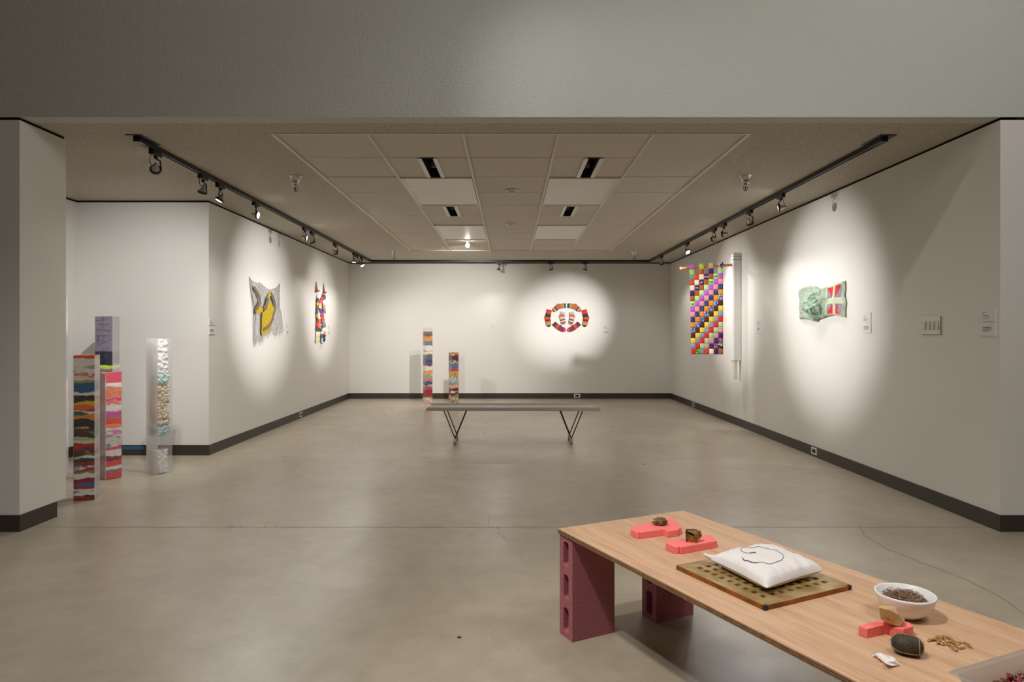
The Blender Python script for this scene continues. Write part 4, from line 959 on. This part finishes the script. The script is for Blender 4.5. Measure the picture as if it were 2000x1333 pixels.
M_goldpaper = mat('gold_paper', '#a8803c', .45, .35, noise_col=(60, '#5c4620', 4)); M_goldpale = mat('pale_gold', '#c9b078', .4, .3, noise_col=(50, '#8a7040', 3))
def crumple(c, r, seed, sz=(1, 1, .7), freq=2.2, amp=.35, n1=14, n2=20, mats=None, label='', name='', cat='', flat=False):
    mb = MB(); vs = []; fs = []
    for i in range(n1+1):
        ph = math.pi*i/n1
        for k in range(n2):
            a = 2*math.pi*k/n2; d = Vector((math.sin(ph)*math.cos(a), math.sin(ph)*math.sin(a), math.cos(ph)))
            q = r*(1+amp*noise.noise(d*freq+Vector((seed, 0, 0)))+amp*.5*noise.noise(d*freq*2.5+Vector((seed, 5, 0))))
            vs.append((c[0]+d.x*q*sz[0], c[1]+d.y*q*sz[1], max(c[3], c[2]+d.z*q*sz[2])))
    for i in range(n1):
        for k in range(n2): fs.append((i*n2+k, (i+1)*n2+k, (i+1)*n2+(k+1) % n2, i*n2+(k+1) % n2)); 
    for f in fs: mb.f.append(f); mb.m.append(0); mb.sm.append(not flat)
    mb.v = vs; return mb
# shell piece on pad 1
x, y = TP(1289, 1024, ZP+.03); c = (x, y, ZP+.025+.014, ZP+.0252)
sh = thing('shell_piece', 'small curled brown and gold shell-like piece on the far foam pad', 'found object', (x, y, ZP+.025))
crumple(c, .024, 3, (1.15, .8, .62), 2.2, .35).build('body', mat('dark_shell', '#4a3520', .4, noise_col=(80, '#8f7a48', 3)), sh)
m = MB()
for k in range(7):
    a = R(40+k*40); p0 = Vector((x, y, ZP+.036)); pts = [p0+Vector((math.cos(a)*.012*j, math.sin(a)*.009*j, .012*math.sin(j*1.1)-.002)) for j in range(3)]
    m.tube([tuple(p) for p in pts], [.006, .008, .003], 6, flat=.4)
m.build('ribs', M_goldpale, sh)
# folded gold scrap on pad 2: faceted folded sheet
x, y = TP(1352, 1057, ZP+.027)
gs = thing('folded_gold_scrap', 'crumpled folded gold leathery scrap standing on the middle foam slab', 'found object', (x, y, ZP+.025))
m = MB(); zb = ZP+.0252; random.seed(8)
def sheet(pts, thk=.0015, mi=0):
    v = [Vector(p)+Vector((x, y, zb)) for p in pts]; nn = (v[1]-v[0]).cross(v[2]-v[0]).normalized()*thk; k = len(v)
    m.add([tuple(p) for p in v]+[tuple(p+nn) for p in v], [tuple(range(k)), tuple(range(2*k-1, k-1, -1))]+[(i, i+k, (i+1) % k+k, (i+1) % k) for i in range(k)], mi)
sheet([(-.022, -.006, 0), (-.004, -.014, 0), (.002, -.016, .02), (-.022, -.012, .036)])
sheet([(-.004, -.012, 0), (.016, -.008, 0), (.02, -.01, .04), (.004, -.018, .034)], mi=1)
sheet([(-.024, -.004, 0), (-.016, .014, 0), (-.018, .016, .038), (-.026, -.006, .042)], mi=1)
sheet([(.014, -.01, .004), (.034, -.004, .02), (.03, .004, .038), (.014, -.008, .04)])
sheet([(-.02, .012, .0), (.018, .01, 0), (.02, .012, .04), (-.018, .014, .04)])
sheet([(-.024, -.008, .04), (.0, -.014, .03), (.02, -.008, .042), (.016, .012, .036), (-.018, .014, .034)], mi=1)
sheet([(.002, -.018, .002), (.012, -.02, .0), (.014, -.018, .03), (.006, -.02, .028)])
m.build('folded_sheet', [M_goldpaper, M_goldpale], gs)
crumple((x, y, ZP+.04, ZP+.0254), .0155, 5, (1, .8, .9), 2.5, .3).build('inner_wad', mat('dark_wad', '#3c2c18', .6), gs)

# brass grate
GZ = ZP+.0135
gA, gB, gC = Vector(TP(1323.6, 1105, GZ)), Vector(TP(1494, 1183.5, GZ)), Vector(TP(1669.6, 1147, GZ))
gu = (gB-gA); gl = gu.length; gu.normalize(); gv = Vector((-gu.y, gu.x)); gw = (gC-gB).length
gt = thing('brass_grate', 'antique brass floor grate with square holes lying on the board under the pillow', 'grate', (gA.x, gA.y, ZP))
def gp(a, b, z): p = gA+gu*a+gv*b; return (p.x, p.y, z)
m = MB(); nx, ny = 9, 8; mx, my = .035, .030; px_, py_ = (gl-2*mx)/nx, (gw-2*my)/ny; hs = .5
xs = [0]; ys = [0]
for i in range(nx): c = mx+px_*(i+.5); xs += [c-px_*hs*.5, c+px_*hs*.5]
for j in range(ny): c = my+py_*(j+.5); ys += [c-py_*hs*.5, c+py_*hs*.5]
xs.append(gl); ys.append(gw)
zt, zb_ = GZ, GZ-.007
solid = {(i, j) for i in range(len(xs)-1) for j in range(len(ys)-1) if not (i % 2 == 1 and j % 2 == 1)}
for (i, j) in solid:
    q = [gp(xs[i], ys[j], 0), gp(xs[i+1], ys[j], 0), gp(xs[i+1], ys[j+1], 0), gp(xs[i], ys[j+1], 0)]
    m.add([(a, b, zt) for a, b, _ in q]+[(a, b, zb_) for a, b, _ in q], [(0, 1, 2, 3), (7, 6, 5, 4)])
for i in range(1, len(xs)-1, 2):
    for j in range(1, len(ys)-1, 2):
        if i < len(xs)-1 and j < len(ys)-1 and (i, j) not in solid:
            q = [gp(xs[i], ys[j], 0), gp(xs[i+1], ys[j], 0), gp(xs[i+1], ys[j+1], 0), gp(xs[i], ys[j+1], 0)]
            m.add([(a, b, zt) for a, b, _ in q]+[(a, b, zb_) for a, b, _ in q], [(0, 4, 5, 1), (1, 5, 6, 2), (2, 6, 7, 3), (3, 7, 4, 0)])
M_br = mat('antique_brass', '#9c7c44', .42, .4, noise_col=(18, '#bda578', 4)); M_br2 = mat('brass_side', '#a5651c', .4, .4, noise_col=(20, '#7c4a14', 3))
m.build('lattice', M_br, gt)
m = MB()
for (a0, a1, b0, b1) in ((0, gl, -.003, 0), (0, gl, gw, gw+.003), (-.003, 0, -.003, gw+.003), (gl, gl+.003, -.003, gw+.003)):
    q = [gp(a0, b0, 0), gp(a1, b0, 0), gp(a1, b1, 0), gp(a0, b1, 0)]
    m.add([(a, b, ZP+.001) for a, b, _ in q]+[(a, b, GZ) for a, b, _ in q], [(3, 2, 1, 0), (4, 5, 6, 7), (0, 1, 5, 4), (1, 2, 6, 5), (2, 3, 7, 6), (3, 0, 4, 7)])
m.build('rim', M_br2, gt)
m = MB()
for (a, b) in ((gl-.0055, -.0035), (gl-.0055, gw-.012)):
    q = [gp(a, b, 0), gp(a+.009, b, 0), gp(a+.009, b+.013, 0), gp(a, b+.013, 0)]
    m.add([(p[0], p[1], ZP+.001) for p in q]+[(p[0], p[1], GZ+.0003) for p in q], [(3, 2, 1, 0), (4, 5, 6, 7), (0, 1, 5, 4), (1, 2, 6, 5), (2, 3, 7, 6), (3, 0, 4, 7)])
m.build('worn_corner', mat('black_wear', '#1c1712', .5), gt)

# pillow
PZ = GZ+.022
pc = [Vector(TP(1300+a/5, 1040+b/5, PZ)) for a, b in ((985, 545), (1548, 372), (985, 150), (425, 262))]   # front, right, far, left
pl_ = thing('pillow', 'small white cotton pillow resting on the brass grate', 'pillow', ((pc[0].x+pc[2].x)/2, (pc[0].y+pc[2].y)/2, GZ))
N = 44; vs = []; mbp = MB()
def pw(u, v, s):
    a = pc[0].lerp(pc[1], u); b = pc[3].lerp(pc[2], u); p = a.lerp(b, v)
    cu, cv = 2*u-1, 2*v-1; e = max(0, (1-cu**4))*max(0, (1-cv**4)); h = e**.42
    inw = 1-.05*(1-abs(cu)**2)*abs(cv)**3-.05*(1-abs(cv)**2)*abs(cu)**3
    cc = (pc[0]+pc[2])/2; p = cc+(p-cc)*inw
    wr = .006*noise.noise((u*9, v*2.5, 1))*(.25+abs(cv)) + .006*noise.noise((u*2.5, v*9, 4))*(.25+abs(cu))+.008*noise.noise((u*26, v*3, 2))*max(0, abs(cv)-.45)+.008*noise.noise((u*3, v*26, 6))*max(0, abs(cu)-.45)
    hh = (.037 if s > 0 else .0205)*h; return (p.x, p.y, PZ+s*hh+wr*h*(1 if s > 0 else .3)-.003*(1-h)*0)
for s in (1, -1):
    vs = [pw(i/N, j/N, s) for j in range(N+1) for i in range(N+1)]
    mbp.add(vs, [(j*(N+1)+i, j*(N+1)+i+1, (j+1)*(N+1)+i+1, (j+1)*(N+1)+i) if s > 0 else (j*(N+1)+i, (j+1)*(N+1)+i, (j+1)*(N+1)+i+1, j*(N+1)+i+1) for j in range(N) for i in range(N)], 0, True)
M_cot = mat('white_cotton', '#eae6e4', .85, bump=(350, .35, .001), sheen=.2)
mbp.build('cushion', M_cot, pl_)
ear = MB(); e0 = Vector((*TP(1300+455/5, 1040+262/5, PZ), PZ+.004)); e1 = Vector((*TP(1300+375/5, 1040+243/5, PZ), PZ+.008))
ear.tube([e0+(e0-e1)*.5, e0, e0.lerp(e1, .5), e1], [.012, .009, .006, .0065], 12); ear.build('corner_ear', M_cot, pl_)
# hair loop on pillow
def ptop(x, y):  # find pillow height at x,y
    M2 = Matrix(((pc[1].x-pc[0].x, pc[3].x-pc[0].x), (pc[1].y-pc[0].y, pc[3].y-pc[0].y))); q = M2.inverted() @ Vector((x-pc[0].x, y-pc[0].y)); return pw(max(0, min(1, q.x)), max(0, min(1, q.y)), 1)[2]
hp_ = [(880, 210), (850, 205), (800, 210), (750, 195), (732, 175), (740, 163), (800, 156), (900, 153), (1000, 160), (1080, 182), (1140, 215), (1155, 245), (1130, 280), (1070, 297), (980, 300), (890, 295), (820, 282), (760, 262), (748, 245)]
pts = []
for i in range(len(hp_)-1):
    for k in range(4):
        f = k/4; a = hp_[i][0]*(1-f)+hp_[i+1][0]*f; b = hp_[i][1]*(1-f)+hp_[i+1][1]*f
        X, Y = TP(1300+a/5, 1040+b/5, PZ+.03); X, Y = TP(1300+a/5, 1040+b/5, ptop(X, Y)); pts.append((X, Y, ptop(X, Y)+.0018))
hs_ = MB().tube(pts, [.0007 if 6 < i < 60 else .0013 for i in range(len(pts))], 6).build('hair_strand', mat('dark_hair', '#5a483c', .6)); tag(hs_, 'thin dark strand curled in a loop on the white pillow', 'strand')

# bowl with hair
bX, bY = TP(1768, 1204, ZP)
bw = thing('white_bowl', 'milky white glass bowl standing at the right edge of the board', 'bowl', (bX, bY, ZP))
prof = [(0, .0), (.028, 0), (.034, .003), (.052, .016), (.066, .035), (.0735, .057), (.0745, .062), (.072, .064), (.0695, .062), (.063, .042), (.05, .022), (.03, .009), (0, .007)]
m_b = mat('milk_glass', '#f2f0ee', .35, spec=.5, coat=.1); m_b.node_tree.nodes['Principled BSDF'].inputs['Subsurface Weight'].default_value = .2
m_b.node_tree.nodes['Principled BSDF'].inputs['Subsurface Radius'].default_value = (.02, .02, .02)
MB().lathe(prof, 56, M=Matrix.Translation((bX, bY, ZP))).build('bowl_shell', m_b, bw)
random.seed(21); hr = MB()
for k in range(300):
    a = random.uniform(0, 2*math.pi); r0 = .042*math.sqrt(random.random()); cx_, cy_ = bX+r0*math.cos(a), bY+r0*math.sin(a)
    cz = ZP+.042+.018*(1-(r0/.05)**2)*random.uniform(.5, 1.1); rr = random.uniform(.006, .017); tx, ty = random.uniform(-.5, .5), random.uniform(-.5, .5); a0 = random.uniform(0, 6.28); sp = random.uniform(2.5, 6.5)
    pts = [(cx_+rr*math.cos(a0+sp*j/12), cy_+rr*math.sin(a0+sp*j/12), cz+rr*(tx*math.cos(a0+sp*j/12)+ty*math.sin(a0+sp*j/12))) for j in range(13)]
    hr.tube(pts, random.uniform(.0004, .0009), 4, mi=random.randint(0, 1))
hr.lathe([(0, .012), (.046, .022), (.060, .041), (.05, .050), (.03, .055), (0, .057)], 24, M=Matrix.Translation((bX, bY, ZP)))
o = hr.build('hair_clippings', [mat('brown_hair', '#7a5f4a', .6, bump=(300, 1, .006)), mat('light_brown_hair', '#a0836a', .55)]); tag(o, 'tangle of curly brown hair filling the white bowl', 'hair', kind='stuff')

# wax wedge on foam 3
def SP(zx, zy, z): return Vector((*TP(1640+zx/5.556, 1120+zy/5.556, z), z))
x, y = TP(1640+565/5.556, 1120+560/5.556, ZP+.026)
wx = thing('wax_wedge', 'pale yellow wax-like wedge with an orange streak leaning on the foam', 'found object', (x, y, ZP+.024))
zf = ZP+.0245
Yw = y
def wp(zx, zy, dy): X, Y, Z = AT(1640+zx/5.556, 1120+zy/5.556, Yw+dy); return (X, Y, Z)
m = MB(); fr_ = [(425, 372), (540, 400), (640, 450), (700, 530), (655, 592), (545, 556), (440, 500)]; bk_ = [(430, 352), (560, 362), (605, 368), (650, 430), (712, 515), (660, 570), (545, 540), (440, 490)][:7]
def fix(p): return (p[0], p[1], max(zf, p[2]))
V1 = [fix(wp(a, b, -.012)) for a, b in fr_]; V2 = [fix(wp(a, b, .016)) for a, b in ((428, 352), (555, 358), (600, 366), (712, 515), (668, 570), (560, 540), (440, 480))]
m.add(V1+V2, [tuple(range(6, -1, -1)), tuple(range(7, 14))]+[(i, (i+1) % 7, (i+1) % 7+7, i+7) for i in range(7)])
o = bevel(m.build('wedge', mat('yellow_wax', '#e2c07a', .5, noise_col=(30, '#cda07a', 3)), wx), .0015, 2)
m = MB(); q = [wp(a, b, -.0135) for a, b in ((490, 468), (530, 480), (575, 492), (580, 560), (540, 545), (545, 510))]; q2 = [(p[0], p[1]+.003, p[2]) for p in q]
m.add(q+q2, [tuple(range(5, -1, -1)), tuple(range(6, 12))]+[(i, (i+1) % 6, (i+1) % 6+6, i+6) for i in range(6)]); m.build('orange_streak', mat('orange_wax', '#f08018', .4), wx)

# hairy stone with twine
x, y = TP(1640+735/5.556, 1120+885/5.556, ZP)
st = thing('hairy_stone', 'dark rounded stone-like bundle covered in fine hair and tied with twine', 'found object', (x, y, ZP))
ax_ = Vector((.87, -.49, 0)); ay_ = Vector((.49, .87, 0))
def stp(u, a, k=1.0):  # u -1..1 along
    r = .0215*(max(0, 1-abs(u)**3.2))**.5*k; c = Vector((x, y, ZP+.0225))+ax_*(.034*u); return c+ay_*(r*1.05*math.cos(a))+Vector((0, 0, r*math.sin(a)))
m = MB(); vs = [tuple(stp(-math.cos(math.pi*i/24), 2*math.pi*k/28)) for i in range(25) for k in range(28)]
m.add(vs, [(i*28+k, i*28+(k+1) % 28, (i+1)*28+(k+1) % 28, (i+1)*28+k) for i in range(24) for k in range(28)], 0, True)
m.build('bundle', mat('dark_bundle', '#3a332a', .75, bump=(180, .8, .003), noise_col=(40, '#544a3c', 3)), st)
tw = MB()
for a in (R(70), R(215), R(320)): tw.tube([tuple(stp(-.97+1.94*k/20*.95, a, 1.04)) for k in range(20)], .0013, 6)
tw.tube([tuple(stp(.72, 2*math.pi*k/24, 1.05)) for k in range(25)], .0014, 6)
tw.build('twine', mat('twine_tan', '#a98860', .8), st)
random.seed(31); fz = MB()
for k in range(900):
    u = random.uniform(-.99, .99); a = random.uniform(0, 6.283); p = stp(u, a); n_ = (p-Vector((x, y, ZP+.0225))-ax_*(.034*u*.7)).normalized(); n2_ = (n_+Vector((random.uniform(-.8, .8), random.uniform(-.8, .8), random.uniform(-.5, .5)))).normalized()
    q = p+n2_*random.uniform(.002, .008); q.z = max(ZP+.001, q.z); fz.tube([tuple(p), tuple(q)], .00012, 3, cap=False)
fz.build('hair_fuzz', mat('fuzz_hair', '#4c4338', .7), st)

# white paper scrap
m = MB()
W_ = [[(355, 870), (372, 862), (440, 868), (500, 888), (560, 905), (605, 935), (650, 1000)], [(362, 905), (400, 905), (430, 930), (470, 965), (510, 992), (560, 1008), (640, 1004)]]
zz = [[.004, .012, .004, .016, .006, .014, .002], [.001, .006, .012, .003, .013, .004, .001]]
vs = []
for r in (0, .35, .7, 1):
    for i in range(7):
        z = ZP+zz[0][i]*(1-r)+zz[1][i]*r+.0015*math.sin(r*9+i); a = W_[0][i][0]*(1-r)+W_[1][i][0]*r; b = W_[0][i][1]*(1-r)+W_[1][i][1]*r
        X, Y = TP(1640+a/5.556, 1120+b/5.556+z*0, z); vs.append((X, Y, max(ZP+.0006, z)))
m.add(vs, [(r*7+i, (r+1)*7+i, (r+1)*7+i+1, r*7+i+1) for r in range(3) for i in range(6)])
o = m.build('paper_scrap', mat('white_paper', '#efebe6', .7)); s_ = o.modifiers.new('solid', 'SOLIDIFY'); s_.thickness = .0006; s_.offset = 1
tag(o, 'small folded white paper scrap on the board left of the hairy bundle', 'paper')

# gold links
gX0 = [SP(a, b, ZP+.003) for a, b in ((955, 722), (1430, 800), (1280, 828))]
m = MB()
def wav(pts, ph, amp):
    out = []
    for k in range(49):
        f = k/48*(len(pts)-1); i = min(int(f), len(pts)-2); g_ = f-i; a = pts[i][0]*(1-g_)+pts[i+1][0]*g_; b = pts[i][1]*(1-g_)+pts[i+1][1]*g_
        b += amp*math.sin(k/48*math.pi*4+ph); z = ZP+.0045+.0022*math.cos(k/48*math.pi*4+ph); p = SP(a, b, z); out.append(tuple(p))
    return out
rr = [.0024+.0014*math.sin(k*.52)**2 for k in range(49)]
m.tube(wav([(960, 712), (1080, 690), (1220, 722), (1320, 755), (1425, 800)], 0, 16), rr, 10, flat=.75)
m.tube(wav([(960, 725), (1080, 735), (1180, 790), (1280, 828)], 2.2, 15), rr, 10, flat=.75)
m.tube(wav([(1040, 700), (1150, 740), (1260, 775), (1365, 822)], 4.0, 17), rr, 10, flat=.75)
m.tube(wav([(1060, 745), (1130, 700), (1190, 745), (1300, 770)], 1.0, 14), rr, 10, flat=.75)
o = m.build('gold_knot', mat('polished_gold', '#cfae78', .38, .75)); tag(o, 'openwork gold knot of wavy twisted strands lying beside the hairy bundle', 'metal ornament')

# plastic tray with dried petals
RZ = ZP+.045
ta = Vector(TP(1853, 1312, RZ)); tb = Vector(TP(2000, 1268, RZ)); td = (tb-ta).normalized(); te = Vector((td.y, -td.x)); TWd, TLn = .30, .24
M_pl = acrylic('frosted_plastic', .85, hz=(.78, .77, .77))
tr = thing('plastic_tray', 'frosted white plastic tray at the near right corner of the board', 'tray', (ta.x, ta.y, ZP))
def tp(a, b, z): p = ta+td*a+te*b; return (p.x, p.y, z)
m = MB(); rim = .012
def ringt(i, z): return [tp(i, i, z), tp(TWd-i, i, z), tp(TWd-i, TLn-i, z), tp(i, TLn-i, z)]
R_ = [ringt(0, RZ-.004), ringt(0, RZ), ringt(rim, RZ), ringt(rim+.016, ZP+.003), ringt(rim+.017, ZP+.0005), ringt(rim-.002, RZ-.004)]
vs = [p for r in R_ for p in r]; fs = []
for k in range(3):
    for i in range(4): fs.append((k*4+i, k*4+(i+1) % 4, (k+1)*4+(i+1) % 4, (k+1)*4+i))
fs.append((12, 13, 14, 15)); fs.append((19, 18, 17, 16))
for i in range(4): fs.append((16+i, 16+(i+1) % 4, 20+(i+1) % 4, 20+i)); fs.append((20+i, 20+(i+1) % 4, (i+1) % 4, i))
m.add(vs, fs); m.build('tray_shell', M_pl, tr)
random.seed(17); pt = MB(); PMs = [mat('dried_brown', '#6e4a36', .8), mat('dried_red', '#8e2a30', .7), mat('dried_pink', '#b04a62', .7), mat('dried_tan', '#8f7152', .8)]
for k in range(620):
    a = random.uniform(.045, TWd-.045); b = random.uniform(.045, TLn-.045); d = min(a-.03, TWd-.03-a, b-.03, TLn-.03-b); z = ZP+.012+random.random()*min(.03, .004+d*.9); p = tp(a, b, z)
    Mx = Matrix.Translation(p) @ Matrix.Rotation(random.uniform(0, 6.3), 4, Vector((random.uniform(-1, 1), random.uniform(-1, 1), random.uniform(-1, 1))).normalized())
    r = random.uniform(.004, .009); pt.add([(r, 0, 0), (r*.5, r*.7, r*.3), (-r*.5, r*.6, 0), (-r, 0, r*.3), (-r*.4, -r*.6, 0), (r*.6, -r*.6, r*.3), (0, 0, -r*.3)], [(6, i, (i+1) % 6) for i in range(6)]+[(0, 5, 4, 3, 2, 1)], random.randint(0, 3), True, Mx)
o = pt.build('dried_petals', PMs); tag(o, 'dried pink and brown petals heaped in the plastic tray', 'dried petals', kind='stuff')
